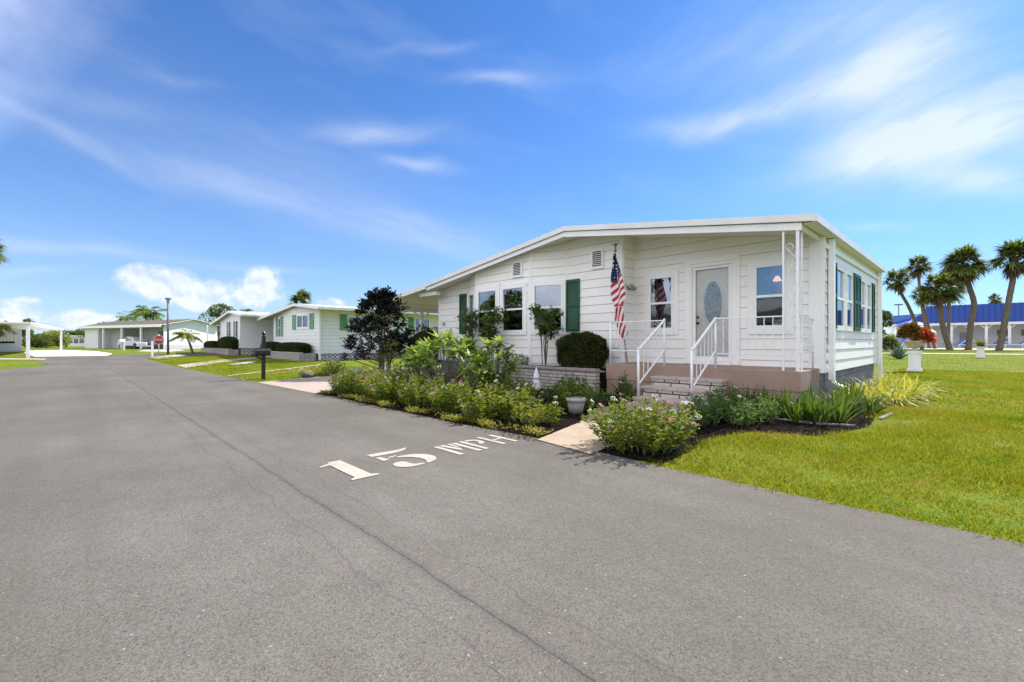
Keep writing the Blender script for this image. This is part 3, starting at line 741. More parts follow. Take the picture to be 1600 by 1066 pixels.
# gable soffit hung below the slab between fascia and wall
m=MB()
def strip(x0,x1,y0,y1,dz0,dz1,mbx):
    vs=[]
    for x in (x0,x1):
        z=zroof(x); vs+=[(x,y0,z+dz0),(x,y1,z+dz0),(x,y1,z+dz1),(x,y0,z+dz1)]
    mbx.add(vs,[(0,4,5,1),(1,5,6,2),(2,6,7,3),(3,7,4,0),(0,1,2,3),(4,7,6,5)])
strip(RXL,RX,FY+.03,9.6,-.085,-.075,m); strip(RX,-2.0,FY+.03,9.6,-.085,-.075,m)
m.build('soffit',soffit,roof)
m=MB()
strip(RXL,RX,FY-.005,FY+.028,-.185,-.085,m); strip(RX,-1.96,FY-.005,FY+.028,-.205,-.09,m)
# return of the porch beam along the right side
m.box(-1.995,-1.96,FY+.028,9.47,zroof(-2.0)-.205,zroof(-2.0)-.10)
m.build('fascia_board',fasciab,roof)
m=MB()
strip(RXL-.02,RX,FY-.05,FY+.0,-.075,.035,m); strip(RX,-1.76,FY-.05,FY+.0,-.075,.035,m)
m.box(-1.80,-1.745,FY-.04,BY,zroof(-1.78)-.085,zroof(-1.78)+.03)
m.build('roof_edge',fascia,roof)
m=MB(); m.box(-1.94,-1.80,FY+.03,BY-.02,zroof(-1.9)-.10,zroof(-1.9)-.088); m.build('eave_soffit',soffit,roof)
m=MB(); m.box(XR_+.01,XR_+.05,9.53,BY-.1,2.76,2.84); m.build('wall_band',siding,house)
# downspouts
def downspout(y,x,zt_,z0,elbow):
    m=MB(); m.box(x,x+.085,y-.06,y+.06,z0,zt_)
    if elbow: m.tube([(x+.045,y,z0+.02),(x+.06,y,z0-.05),(x+.14,y+.0,z0-.12),(x+.26,y-.02,z0-.15)],.05,8)
    return m.build('downspout',trim,house)
downspout(9.86,XR_+.03,2.95,.42,True); downspout(15.52,XR_+.03,2.95,.10,False)
# carport end beam, house number
m=MB(); m.box(-13.15,-12.2,8.46,8.62,2.62,2.73); m.build('eave_box',fasciab,house)
fc=bpy.data.curves.new('house_number','FONT'); fc.body='39'; fc.size=.17; fc.extrude=.004
fo=bpy.data.objects.new('tmp',fc); COL.objects.link(fo)
dg=bpy.context.evaluated_depsgraph_get(); me=bpy.data.meshes.new_from_object(fo.evaluated_get(dg)); bpy.data.objects.remove(fo)
me.materials.append(M('number_grey',(.13,.13,.15),.5,.05,5)); ho=link('house_number',me,house)
ho.matrix_local=Matrix.Translation(Vector((onYX(691,8.95),8.93,1.66))-house.location)@Matrix.Rotation(R(90),4,'X')@Matrix.Rotation(R(-14),4,'Z')

# ------------------------------------------------------------------ wall lamp, pendant lamp
wl=thing('wall_lamp','small white cylinder porch lamp beside the recessed corner','lamp',(-5.6,9.2,2.40))
m=MB(); m.box(-5.625,-5.58,9.15,9.25,2.34,2.46); m.build('bracket',trim,wl)
m=MB(); m.tube([(-5.59,9.2,2.40),(-5.52,9.2,2.41)],[.02,.02],8); m.tube([(-5.53,9.17,2.38),(-5.53,9.09,2.32)],[.03,.06],10); m.tube([(-5.53,9.23,2.38),(-5.53,9.31,2.32)],[.03,.06],10); m.build('lamp_shade',M('lamp_bronze',(.35,.33,.28),.5,.08,4),wl,True)
plx,ply=-2.92,10.5
pl=thing('pendant_lamp','small warm lit lamp hanging inside, behind the right porch window','lamp',(plx,ply,2.7))
m=MB(); m.tube([(plx,ply,2.73),(plx,ply,2.46)],.006,6); m.build('cord',blackm,pl)
me_=bpy.data.materials.new('lamp_glow'); me_.use_nodes=True; b_=me_.node_tree.nodes['Principled BSDF']; b_.inputs['Base Color'].default_value=(.8,.6,.45,1); b_.inputs['Emission Color'].default_value=(1,.5,.28,1); b_.inputs['Emission Strength'].default_value=1.6
m=MB(); m.lathe([(.015,2.47),(.04,2.45),(.085,2.37),(.08,2.36),(.03,2.43)],(plx,ply,0),16); m.build('lamp_shade',me_,pl,True)

# ------------------------------------------------------------------ porch
porch=thing('porch','raised porch slab painted dusty pink brown in front of the oval-glass door','porch',(-3.85,9.0,0))
m=MB(); m.box(-5.60,-1.97,8.26,9.495,.30,.635); m.box(-5.59,-1.98,8.272,9.495,.0,.30); m.build('deck',porchpaint,porch,bevel=.012)
stairs=thing('steps','three entry steps of pale stone blocks with pink treads','steps',(-3.8,7.8,0))
for i,(x0,x1,y0,y1,z) in enumerate(((-4.40,-3.06,7.97,8.25,.445),(-4.46,-3.22,7.66,7.968,.275),(-4.42,-3.12,7.34,7.655,.105))):
    m=MB(); m.box(x0+.02,x1-.02,y0+.02,8.24,.0,z-.045); r=m.build('riser',stone if i<2 else treadm,stairs)
    m=MB()
    n=5; w_=(x1-x0)/n
    for k in range(n): m.box(x0+k*w_+.003,x0+(k+1)*w_-.003,y0,y1+.02,z-.05,z)
    m.build('tread',treadm,stairs,bevel=.008)
def rail_group(name,label,loc): 
    return thing(name,label,'railing',loc,'white iron porch railings')
def post(par,x,y,z0,z1,r=.021): 
    m=MB(); m.tube([(x,y,z0),(x,y,z1)],r,10); m.lathe([(r,z1),(r*1.25,z1+.005),(r*1.1,z1+.022),(.003,z1+.03)],(x,y,0),10); return m.build('post',ironwhite,par,True)
def hrail(par,p,q,nm='rail',w=.03,h=.022): 
    m=MB(); m.bar(p,q,w,h); return m.build(nm,ironwhite,par,bevel=.003)
def lace(par,w,u0,u1,z0,z1,du=.075,nm='scroll_panel'):
    m=MB(); k=0
    nu=max(2,int((u1-u0)/du)); nz=max(3,int((z1-z0)/.09))
    for i in range(nu):
        for j in range(nz):
            c=(u0+(i+.5)*(u1-u0)/nu,z0+(j+.5)*(z1-z0)/nz); a=(u1-u0)/nu*.46; b=(z1-z0)/nz*.48
            sg=1 if (i+j)%2 else -1
            pts=[w.P(c[0]+sg*a*(1-t*.65)*math.cos(7*t),c[1]+b*(1-t*.65)*math.sin(7*t),0) for t in [q/9 for q in range(10)]]
            m.tube(pts,.0045,4,False)
    return m.build(nm,ironwhite,par,True)
def twisted(par,x,y,z0,z1):
    m=MB(); n=22; pts=[];rr=[]
    for i in range(n+1):
        t=i/n; e=1 if .12<t<.9 else 0
        pts.append((x+e*.006*math.cos(t*26),y+e*.006*math.sin(t*26),z0+(z1-z0)*t)); rr.append(.008 if i%2 else .0105)
    m.tube(pts,rr,5); return m.build('baluster',ironwhite,par,True)
YF=8.33; zr_,zbm=1.52,.92
L_=rail_group('porch_railing','white iron railing with lacy scroll panel on the porch between hedge and steps',(-4.9,YF,.63))
xa,xb=onYX(954,YF),onYX(1038,YF)
post(L_,xa,YF,.63,zr_); post(L_,xb,YF,.63,zr_+.01)
hrail(L_,(xa,YF,zr_),(xb,YF,zr_)); hrail(L_,(xa,YF,zbm),(xb,YF,zbm))
wl_=Wall((xa,YF),(xb,YF))
for u in (.10,.20): 
    m=MB(); m.tube([wl_.P(u,zbm,0),wl_.P(u,zr_,0)],.008,6); m.build('baluster',ironwhite,L_,True)
lace(L_,wl_,.34,wl_.L-.03,zbm+.02,zr_-.02,.085)
hrail(L_,(xa,YF,zr_-.01),(xa,8.95,zr_-.01)); 
def stair_rail(label,xt,xo,z_lo,zpost0):
    t=rail_group('stair_railing',label,(xt,7.8,0)); yl=7.36
    post(t,xt,yl,zpost0,z_lo+.02,.024)
    hrail(t,(xt,YF,zr_+.0),(xt,yl,z_lo),'handrail',.04,.03); hrail(t,(xt,YF,zbm+.02),(xt,yl,z_lo-.62),'rail',.025,.02)
    for k in range(1,6):
        f=k/6.2; y=YF+(yl-YF)*f
        m=MB(); m.bar((xt,y,zbm+.02+(z_lo-.62-zbm-.02)*f),(xt,y,zr_+(z_lo-zr_)*f),.012,.012); m.build('baluster',ironwhite,t)
    return t
stair_rail('white sloping stair railing beside the flag, left of the steps',onYX(1038,YF),0,.95,.10)
xr=onYX(1118,YF)
stair_rail('white sloping stair railing in front of the oval-glass door',xr,0,.95,.09)
Rr=rail_group('porch_railing','white iron railing with twisted balusters under the right porch window',(-2.7,YF,.63))
xe=onYX(1222,YF)
post(Rr,xr,YF,.63,zr_)
hrail(Rr,(xr,YF,zr_),(xe,YF,zr_)); hrail(Rr,(xr,YF,zbm-.03),(xe,YF,zbm-.03))
n=8
for k in range(1,n): twisted(Rr,xr+(xe-xr)*k/n,YF,zbm-.03,zr_)
Sr=rail_group('porch_railing','short white iron lattice railing closing the side end of the porch',(-2.08,9.2,.63))
hrail(Sr,(-2.03,8.42,1.50),(-2.03,9.3,1.50),'rail',.03,.025);hrail(Sr,(-2.03,8.42,.93),(-2.03,9.3,.93),'rail',.03,.025); post(Sr,-2.03,9.3,.63,1.5,.014)
lace(Sr,Wall((-2.03,8.46),(-2.03,9.28)),0,.82,.95,1.48,.13)
cp=thing('porch_column','tall ornamental white iron column with scrollwork carrying the porch roof corner','column',(-2.15,YF,.63))
x1,x2=onYX(1224,YF),onYX(1246.5,YF)
zc=zroof(-2.1)-.20
for nm,x,y,w_ in (('post',x1,YF,.028),('post',x2,YF,.045),('post',x2+.02,YF+.15,.028)):
    m=MB(); m.box(x-w_/2,x+w_/2,y-w_/2,y+w_/2,.632,zc); m.build(nm,ironwhite,cp,bevel=.003)
wc=Wall((x1+.02,YF),(x2-.03,YF))
m=MB(); nn=7
for k in range(nn):
    z0=.80+k*(zc-.95)/nn; hgt=(zc-.95)/nn; sg=1 if k%2 else -1; c=wc.L/2
    pts=[]
    for t in [q/16 for q in range(17)]:
        a=t*2*math.pi*1.15; r=wc.L*.42*(1-.75*t)
        pts.append(wc.P(c+sg*(r*math.cos(a)),z0+hgt*.55+r*math.sin(a)*1.2,0))
    m.tube(pts,.006,5,False)
    m.tube([wc.P(c-sg*wc.L*.48,z0-.02,0),wc.P(c,z0+hgt*.3,0),wc.P(c+sg*wc.L*.42,z0+hgt*.55,0)],.006,5,False)
m.build('scrollwork',ironwhite,cp,True)
# ------------------------------------------------------------------ flag
fl=thing('flag','limp stars and stripes flag on an eagle-topped pole at the porch corner','flag',(-5.5,8.6,.63))
FYp=8.60
ptop=Vector((onYX(961.5,FYp),FYp,3.06)); pbot=Vector((onYX(976,FYp),FYp+.1,.63))
m=MB(); m.tube([pbot,ptop],[.019,.014],8); m.build('pole',M('pole_grey',(.30,.31,.33),.4,.05,4),fl,True)
m=MB(); e=ptop
m.lathe([(.004,0),(.026,.02),(.03,.05),(.02,.08),(.01,.10)],(e.x,e.y,e.z),10)
m.tube([e+Vector((0,0,.09)),e+Vector((0,0,.16)),e+Vector((.01,0,.22))],[.012,.03,.014],7)
for sg in (-1,1): m.add([e+Vector((0,0,.13)),e+Vector((sg*.06,0,.17)),e+Vector((sg*.11,-.01,.245)),e+Vector((sg*.07,0,.20)),e+Vector((sg*.02,0,.19)),e+Vector((0,.012,.15))],[(0,1,5),(1,2,3),(1,3,5),(3,4,5)])
m.build('finial',M('eagle_grey',(.16,.16,.15),.4,.1,8),fl,True)
# cloth: silhouette from survey (offset from pole top, metres)
sil=[(0,.0,.02),(.09,-.01,.05),(.22,-.02,.10),(.36,-.035,.13),(.42,-.045,.14),(.55,-.05,.17),(.72,-.05,.20),(.90,-.05,.235),(1.02,-.04,.24),(1.16,.0,.19),(1.26,.02,.175),(1.42,-.005,.20),(1.58,.02,.21),(1.70,.06,.24),(1.82,.08,.27),(1.92,.16,.23),(1.96,.19,.215)]
ss=np.array([q[0]*.96 for q in sil]);a0=np.array([q[1]*1.18-.008 for q in sil]);a1=np.array([q[2]*1.15 for q in sil])
NS,NW=90,26; vs=[];uv=[]
for i in range(NS+1):
    s=1.88*i/NS; l=np.interp(s,ss,a0);r=np.interp(s,ss,a1)
    for j in range(NW+1):
        t=j/NW; x=l+(r-l)*t; y=-.035-.045*math.sin(t*7.5+s*2.4)-.03*math.sin(s*4+t*3)*t
        vs.append(Vector((ptop.x+x,FYp+y,ptop.z-.03-s)))
        if s<1.15: ph=(s+x*1.05)/.168+.35
        else: ph=(s*.35+x*2.6)/.168+1.1
        can=1.0 if s<.62-1.35*(x-.02)*(1 if x>.02 else .2) else 0.0
        uv.append((ph,can))
fs=[(i*(NW+1)+j,i*(NW+1)+j+1,(i+1)*(NW+1)+j+1,(i+1)*(NW+1)+j) for i in range(NS) for j in range(NW)]
m=MB(); m.add(vs,fs)
def flagmat():
    mt,nt,out=nodes('flag_cloth'); T=NT(nt); u=T.n('ShaderNodeUVMap').outputs[0]; sp=T.n('ShaderNodeSeparateXYZ',{0:u})
    st=T.math('GREATER_THAN',T.math('FRACT',sp.outputs[0]),.5)
    col=T.mix(st,(.50,.03,.045),(.86,.84,.82))
    co=T.n('ShaderNodeTexCoord').outputs['Object']
    mp=T.n('ShaderNodeMapping',{'Vector':co,'Scale':(22,0,14)}).outputs[0]
    vor=T.n('ShaderNodeTexVoronoi',{'Vector':mp,'Scale':1.0,'Randomness':.35}).outputs['Distance']
    can=T.mix(T.math('LESS_THAN',vor,.30),(.012,.02,.09),(.75,.75,.75))
    col=T.mix(T.math('GREATER_THAN',sp.outputs[1],.5),col,can)
    p=T.n('ShaderNodeBsdfPrincipled',{'Base Color':col,'Roughness':.8}); t=T.n('ShaderNodeBsdfTranslucent',{'Color':col})
    mx=T.n('ShaderNodeMixShader',{0:.3,1:p.outputs[0],2:t.outputs[0]}); nt.links.new(mx.outputs[0],out.inputs[0]); return mt
cl=m.build('cloth',flagmat(),fl,True)
uvl=cl.data.uv_layers.new(name='UVMap')
vi=np.zeros(len(cl.data.loops),np.int32); cl.data.loops.foreach_get('vertex_index',vi)
uvl.data.foreach_set('uv',np.array(uv,np.float32)[vi].ravel())
# ------------------------------------------------------------------ carport
cpt=thing('carport','sloping white carport roof on braced posts at the driveway end of the house','carport',(-14.2,12,0))
m=MB(); vs=[]
for y in (FY,BY):
    for x in (-15.95,-12.5): vs+=[(x,y,zroof(x)+(.02 if x<-13 else 0)),(x,y,zroof(x)-.09)]
m.add(vs,[(0,2,6,4),(0,1,3,2),(4,6,7,5),(0,4,5,1),(2,3,7,6)]); m.cur=1; m.add(vs,[(1,5,7,3)])
m.build('roof',[roofmat,soffit],cpt)
m=MB(); vs=[]
for x in (-15.97,-12.52):
    z=zroof(x); vs+=[(x,FY-.045,z+.02),(x,FY,z+.02),(x,FY,z-.13),(x,FY-.045,z-.13)]
m.add(vs,[(0,4,5,1),(1,5,6,2),(2,6,7,3),(3,7,4,0),(0,1,2,3),(4,7,6,5)]); m.build('fascia_board',fascia,cpt)
m=MB(); m.box(-15.55,-15.43,FY+.1,BY,2.28,2.49); m.build('beam',fasciab,cpt)
for y in (8.55,10.05,12.9,15.8):
    m=MB(); m.box(-15.55,-15.43,y-.06,y+.06,0,2.28); p_=m.build('post',fasciab,cpt)
    m=MB()
    for sg in (-1,1):
        if y<9 and sg<0: continue
        m.bar((-15.49,y,1.98),(-15.49,y+sg*.34,2.29),.07,.05)
    m.build('brace',fasciab,p_)
# ------------------------------------------------------------------ garden plants
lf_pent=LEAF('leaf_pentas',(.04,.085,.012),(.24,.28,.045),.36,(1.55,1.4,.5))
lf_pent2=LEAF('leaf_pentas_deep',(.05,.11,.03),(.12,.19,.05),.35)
lf_plum=LEAF('leaf_plumeria',(.14,.22,.045),(.30,.38,.10),.40,(1.4,1.45,.6),.35)
lf_hedge=LEAF('leaf_boxwood',(.022,.038,.010),(.075,.085,.022),.15)
lf_rose=LEAF('leaf_shrub',(.04,.10,.02),(.13,.20,.045),.38)
lf_ti=LEAF('leaf_dark_ti',(.006,.009,.007),(.022,.022,.016),.05,rough=.6,spec=.15)
lf_olive=LEAF('leaf_olive',(.025,.045,.010),(.09,.10,.02),.3)
lf_iris=LEAF('leaf_iris',(.025,.065,.014),(.105,.16,.03),.34,rough=.45)
lf_yellow=LEAF('leaf_variegated',(.20,.26,.03),(.52,.48,.09),.38,(1.15,1.1,.6))
lf_silver=LEAF('leaf_silver',(.30,.31,.36),(.50,.50,.55),.15)
lf_red=LEAF('leaf_bronze',(.09,.02,.012),(.16,.05,.02),.3)
lf_weed=LEAF('leaf_weed',(.13,.17,.025),(.32,.28,.055),.38)
fl_pink=LEAF('petal_pink',(.50,.20,.32),(.66,.36,.46),.3,(1,1,1))
fl_white=LEAF('petal_white',(.70,.70,.62),(.80,.80,.74),.3,(1,1,1))
fl_red=LEAF('petal_red',(.55,.03,.02),(.75,.12,.03),.3,(1,1,1))
def stems_mesh(lst,parent,mat,r=.004,name='stem'):
    m=MB()
    for pts in lst: m.tube(pts,[r*1.2]+[r]*(len(pts)-2)+[r*.5],4,False)
    return m.build(name,mat,parent)
def pentas(label,group,h=.5,r=.3,ns=26,lpm=46,leafmat=None,pink=.5,flower=.6,ll=.072,lw=.029,loc=(0,0,0),cat='flowering plant',name='flowering_plant'):
    t=thing(name,label,cat,loc,group); o=np.array(loc)
    lv=LV();flw=LV();st=[];any_f=False
    for _ in range(ns):
        a=random.uniform(0,2*math.pi);q=math.sqrt(random.random())
        b=np.array([math.cos(a)*q*r*.55,math.sin(a)*q*r*.55,0]);tp=np.array([math.cos(a)*q*r,math.sin(a)*q*r,h*(random.uniform(.62,1.05)-.25*q*q)])
        k=max(6,int(lpm*tp[2])); s=np.sort(rng.uniform(.12,1,k)); p=b+(tp-b)*s[:,None]; p[:,:2]+=rng.normal(0,.008,(k,2))
        st.append([o+b,o+(b+tp)/2+np.array([0,0,.02]),o+tp])
        aa=np.arange(k)*2.4+random.uniform(0,6); up=rng.uniform(.1,.9,k)+.5*(s>.85)
        d=np.stack([np.cos(aa),np.sin(aa),up],1)
        lv.leaves(o+p,d,ll*rng.uniform(.6,1.15,k)*(1-.35*(s>.9)),lw*rng.uniform(.8,1.2,k),0,.2,.18)
        if random.random()<flower:
            any_f=True; n=random.randint(9,16); c=o+tp+np.array([0,0,.012]); d=rdir(n,.1,1)
            flw.leaves(c+d*.022,d+rng.normal(0,.5,(n,3)),.017,.016,0 if random.random()<pink else 1,.1,.2)
    lv.build('foliage',leafmat or lf_pent,t)
    if any_f: flw.build('flower',[fl_pink,fl_white],t)
    stems_mesh(st,t,stemm,.003)
    return t
def place(proto,x,y,rz,s,label=None,group=None,first=[None]):
    c=copy_tree(proto); c.location=(x,y,terr(x,y)+.012); c.rotation_euler=(0,0,rz); c.scale=(s,s,s*random.uniform(.9,1.1))
    if label: c['label']=label
    if group: c['group']=group
    return c
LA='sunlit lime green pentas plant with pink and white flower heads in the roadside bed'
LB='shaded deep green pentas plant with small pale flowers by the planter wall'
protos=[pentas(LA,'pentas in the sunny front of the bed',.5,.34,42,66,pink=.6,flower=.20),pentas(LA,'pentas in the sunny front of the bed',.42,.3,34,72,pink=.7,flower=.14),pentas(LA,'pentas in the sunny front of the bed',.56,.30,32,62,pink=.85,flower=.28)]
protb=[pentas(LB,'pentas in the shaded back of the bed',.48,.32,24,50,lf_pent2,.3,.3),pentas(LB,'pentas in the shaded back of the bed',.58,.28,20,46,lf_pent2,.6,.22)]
spots=[]
for i,X in enumerate(np.arange(-9.5,-4.2,.43)):
    for j,Y in enumerate((4.16,4.55,4.98,5.42,5.85)):
        x=X+random.uniform(-.16,.16)+.2*(j%2); y=Y+random.uniform(-.12,.12)
        if random.random()<.10+.05*j: continue
        if -5.6<x<-5.2 and 4.0<y<5.1: continue
        if -4.2<x and y<4.75: continue
        if x>-4.85 and 4.75<y<5.5: continue
        if x>-4.25-.0*(y): continue
        if -8.6<x<-6.6 and y>5.05: continue
        spots.append((x,y,0))
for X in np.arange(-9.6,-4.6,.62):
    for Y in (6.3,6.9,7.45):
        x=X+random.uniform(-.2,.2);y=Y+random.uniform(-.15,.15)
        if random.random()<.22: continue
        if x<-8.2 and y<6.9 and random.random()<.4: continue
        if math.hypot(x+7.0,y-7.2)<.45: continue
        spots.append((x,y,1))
for x,y in ((-10.3,5.3),(-10.1,5.9),(-10.9,6.3),(-10.6,6.9),(-10.2,4.7),(-11.6,7.4)): spots.append((x,y,0))
used={}
for x,y,k in spots:
    p=random.choice(protb if k else protos); s=random.uniform(.85,1.15)*(.92 if y<4.4 else 1)
    if p.name not in used:
        used[p.name]=1; p.location=(x,y,.012); p.scale=(s,s,s)
    else: place(p,x,y,random.uniform(0,6.3),s)
for p in protos+protb:
    if p.name not in used: p.location=(-9,4.5,.012)
# named individual plants
pentas('big rounded pink and white pentas bush between walkway and lawn',None,.52,.60,125,66,pink=.55,flower=.36,loc=(-2.42,4.16,.012),ll=.07,lw=.026,name='flowering_bush',cat='bush')
pentas('small yellow-green pentas plant in front of the pale flower pot',None,.34,.22,16,58,pink=.8,flower=.25,loc=(-3.96,4.58,.012),name='flowering_plant')
pentas('upright pentas plant at the corner where the walkway meets the road',None,.30,.24,18,60,lf_weed,.8,.1,loc=(-4.1,4.35,.012),name='flowering_plant')
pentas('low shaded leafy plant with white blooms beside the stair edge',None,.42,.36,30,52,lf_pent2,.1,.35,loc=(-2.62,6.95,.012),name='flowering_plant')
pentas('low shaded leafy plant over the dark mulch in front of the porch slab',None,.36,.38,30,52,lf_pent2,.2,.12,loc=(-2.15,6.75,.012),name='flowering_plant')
pentas('white-flowered bush on the lawn edge beside the driveway',None,.55,.50,40,40,lf_pent2,.0,.9,loc=(-14.95,6.35,.0),name='flowering_bush',cat='bush')
pentas('tuft of pale weeds with white blooms behind the black mailbox post',None,.32,.4,16,30,lf_weed,.0,.6,loc=(-14.6,5.0,.0),name='flowering_plant')
pentas('scrubby weeds growing round the grey stone by the driveway',None,.36,.5,34,40,lf_weed,.0,.1,loc=(-14.75,5.75,.0),name='flowering_plant')

def bush(name,label,cat,loc,rx,ry,rz,n,ll,lw,mat,core=True,shape=2.4,group=None,trunk=None,jit=.10,lump=.12):
    t=thing(name,label,cat,loc,group);o=np.array(loc)
    d=rdir(n,-.75,1); k=(np.abs(d)**shape).sum(1)**(-1/shape)
    ph=np.sin(d[:,0]*5+loc[0])*np.sin(d[:,1]*6+1)*np.sin(d[:,2]*5+2)
    p=d*k[:,None]*np.array([rx,ry,rz])*(1+lump*ph-np.abs(rng.normal(0,jit,n)))[:,None]
    lv=LV(); lv.leaves(o+p+np.array([0,0,rz]),d+rng.normal(0,.7,(n,3)),ll*rng.uniform(.6,1.2,n),lw*rng.uniform(.7,1.2,n),0,.15,.1)
    lv.build('foliage',mat,t)
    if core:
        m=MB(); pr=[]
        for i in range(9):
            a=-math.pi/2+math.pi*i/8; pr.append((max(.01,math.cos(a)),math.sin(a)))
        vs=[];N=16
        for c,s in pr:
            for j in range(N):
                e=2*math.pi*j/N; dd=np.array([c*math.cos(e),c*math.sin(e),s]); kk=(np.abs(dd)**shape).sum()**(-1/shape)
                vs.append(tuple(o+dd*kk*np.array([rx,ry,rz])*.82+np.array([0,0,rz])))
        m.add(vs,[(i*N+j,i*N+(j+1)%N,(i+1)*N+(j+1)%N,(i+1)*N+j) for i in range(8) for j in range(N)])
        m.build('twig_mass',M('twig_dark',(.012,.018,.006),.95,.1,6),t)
    if trunk:
        m=MB()
        for b,e,r in trunk: m.tube([o+np.array(b),o+(np.array(b)+np.array(e))/2+np.array([.02,.01,0]),o+np.array(e)],[r,r*.8,r*.5],6)
        m.build('trunk',barkm,t)
    return t
bush('boxwood_hedge','dense clipped dark boxwood mound on the planter next to the porch railing','hedge',(onYX(908,8.42),8.42,.46),.62,.38,.42,15000,.044,.028,lf_hedge,True,2.5,lump=.13,jit=.08)
# planter wall
pw=thing('planter_wall','low planter wall of pale stone courses under the bay window','wall',(-7.9,7.95,0))
m=MB(); m.box(-10.2,-5.61,7.90,8.04,0,.475); m.box(-5.78,-5.612,8.042,8.255,0,.475); m.build('stonework',stonepl,pw)
m=MB(); 
for k in range(12): m.box(-10.22+k*.385,-10.22+(k+1)*.385-.006,7.87,8.07,.476,.53)
m.build('cap',M('planter_cap',(.30,.26,.24),.85,.12,4,.2,40),pw,bevel=.006)
m=MB(); m.box(-10.2,-5.61,8.042,8.96,0,.45); m.build('soil',mulchm,pw)
# leafy shrubs with open stems on the planter
def open_shrub(name,label,loc,h,spread,nst,mat,ll,lw,bare=.45,dens=80,flower=None,cat='shrub',stem=.012):
    t=thing(name,label,cat,loc);o=np.array(loc);lv=LV();st=[];fw=LV();ff=False
    for i in range(nst):
        a=random.uniform(0,2*math.pi);q=.3+.7*random.random()
        tip=np.array([math.cos(a)*spread*q,math.sin(a)*spread*q*.7,h*random.uniform(.72,1.0)])
        midp=tip*np.array([.25,.25,.5])+rng.normal(0,.02,3)
        st.append([o+np.array([math.cos(a)*.05,math.sin(a)*.05,0]),o+midp,o+tip])
        for b in range(random.randint(3,5)):
            f=random.uniform(bare,1); bp=midp+(tip-midp)*max(0,(f-.5)*2) if f>.5 else midp*(f*2)
            bt=bp+np.array([random.gauss(0,1)*spread*.42,random.gauss(0,1)*spread*.3,abs(random.gauss(0,.09))*h*1.3])
            st.append([o+bp,o+(bp+bt)/2+np.array([0,0,.02]),o+bt])
            k=dens//4; s=rng.uniform(.15,1.1,k); p=bp+(bt-bp)*s[:,None]+rng.normal(0,.035,(k,3))
            lv.leaves(o+p,rdir(k,-.5,.8),ll*rng.uniform(.6,1.2,k),lw*rng.uniform(.7,1.2,k),0,.15,.15)
            if flower and random.random()<.25:
                ff=True;n=8;d=rdir(n,0,1);fw.leaves(o+bt+d*.02,d,.035,.03,0)
    lv.build('foliage',mat,t); stems_mesh(st,t,barkm,stem,'branch')
    if ff: fw.build('flower',flower,t)
open_shrub('shrub','open shrub with bare forked stems in front of the bay window side pane',(onYX(850,8.25),8.25,.45),1.50,.36,7,lf_rose,.105,.06,.58,190,fl_white,stem=.014)
open_shrub('shrub','loose leafy shrub with white blooms in front of the double bay window',(onYX(768,8.22),8.22,.45),1.48,.46,8,lf_rose,.105,.058,.45,150,fl_white)
open_shrub('shrub','leggy shrub reaching over the green shutter at the left of the bay',(onYX(738,8.3),8.3,.45),1.50,.40,6,lf_rose,.10,.055,.5,120)
open_shrub('shrub','olive toned shrub at the left end of the planter below the house number',(onYX(722,8.25),8.25,.45),.88,.52,7,lf_olive,.08,.045,.3,170)
bush('shrub','low bright green shrub spilling over the planter wall','shrub',(onYX(800,8.2),8.2,.44),.52,.3,.17,900,.06,.03,lf_rose,False)
# plumeria with rosettes
def plumeria(label,loc,h,spread,nr,loc_mat=lf_plum,ll=.30,lw=.075,pot=None):
    t=thing('plumeria',label,'shrub',loc);o=np.array(loc);lv=LV();st=[]
    for i in range(nr):
        a=i*2.4+random.uniform(-.3,.3);q=math.sqrt((i+.5)/nr)
        tip=np.array([math.cos(a)*spread*q,math.sin(a)*spread*q*.8,h*(1-.45*q*q)*random.uniform(.85,1.05)])
        st.append([o+np.array([0,0,0.]),o+tip*np.array([.55,.55,.45]),o+tip])
        n=random.randint(14,20);aa=np.arange(n)*2.4;el=np.linspace(-.35,.85,n)+rng.normal(0,.1,n)
        d=np.stack([np.cos(aa)*np.cos(el),np.sin(aa)*np.cos(el),np.sin(el)],1)
        lv.straps(o+tip+d*.015+np.array([0,0,.001])*np.arange(n)[:,None],d,ll*rng.uniform(.6,1.12,n),lw*rng.uniform(.8,1.15,n),rng.uniform(.05,.35,n),4,0)
    lv.build('foliage',loc_mat,t); stems_mesh(st,t,M('plumeria_stem',(.20,.19,.14),.8,.15,10),.016,'branch')
    return t
plumeria('large bright green plumeria with star-shaped leaf rosettes in the middle of the bed',(onYX(700,5.55),5.55,.01),1.28,.84,26)
plumeria('plumeria leaning over the planter wall below the double bay window',(onYX(775,5.75),5.75,.01),1.10,.46,12)
plumeria('lower plumeria cluster at the left of the terracotta pot',(onYX(655,5.75),5.75,.01),1.0,.46,12)
plumeria('short plumeria in front of the stone planter wall',(onYX(742,5.35),5.35,.01),.78,.36,6)
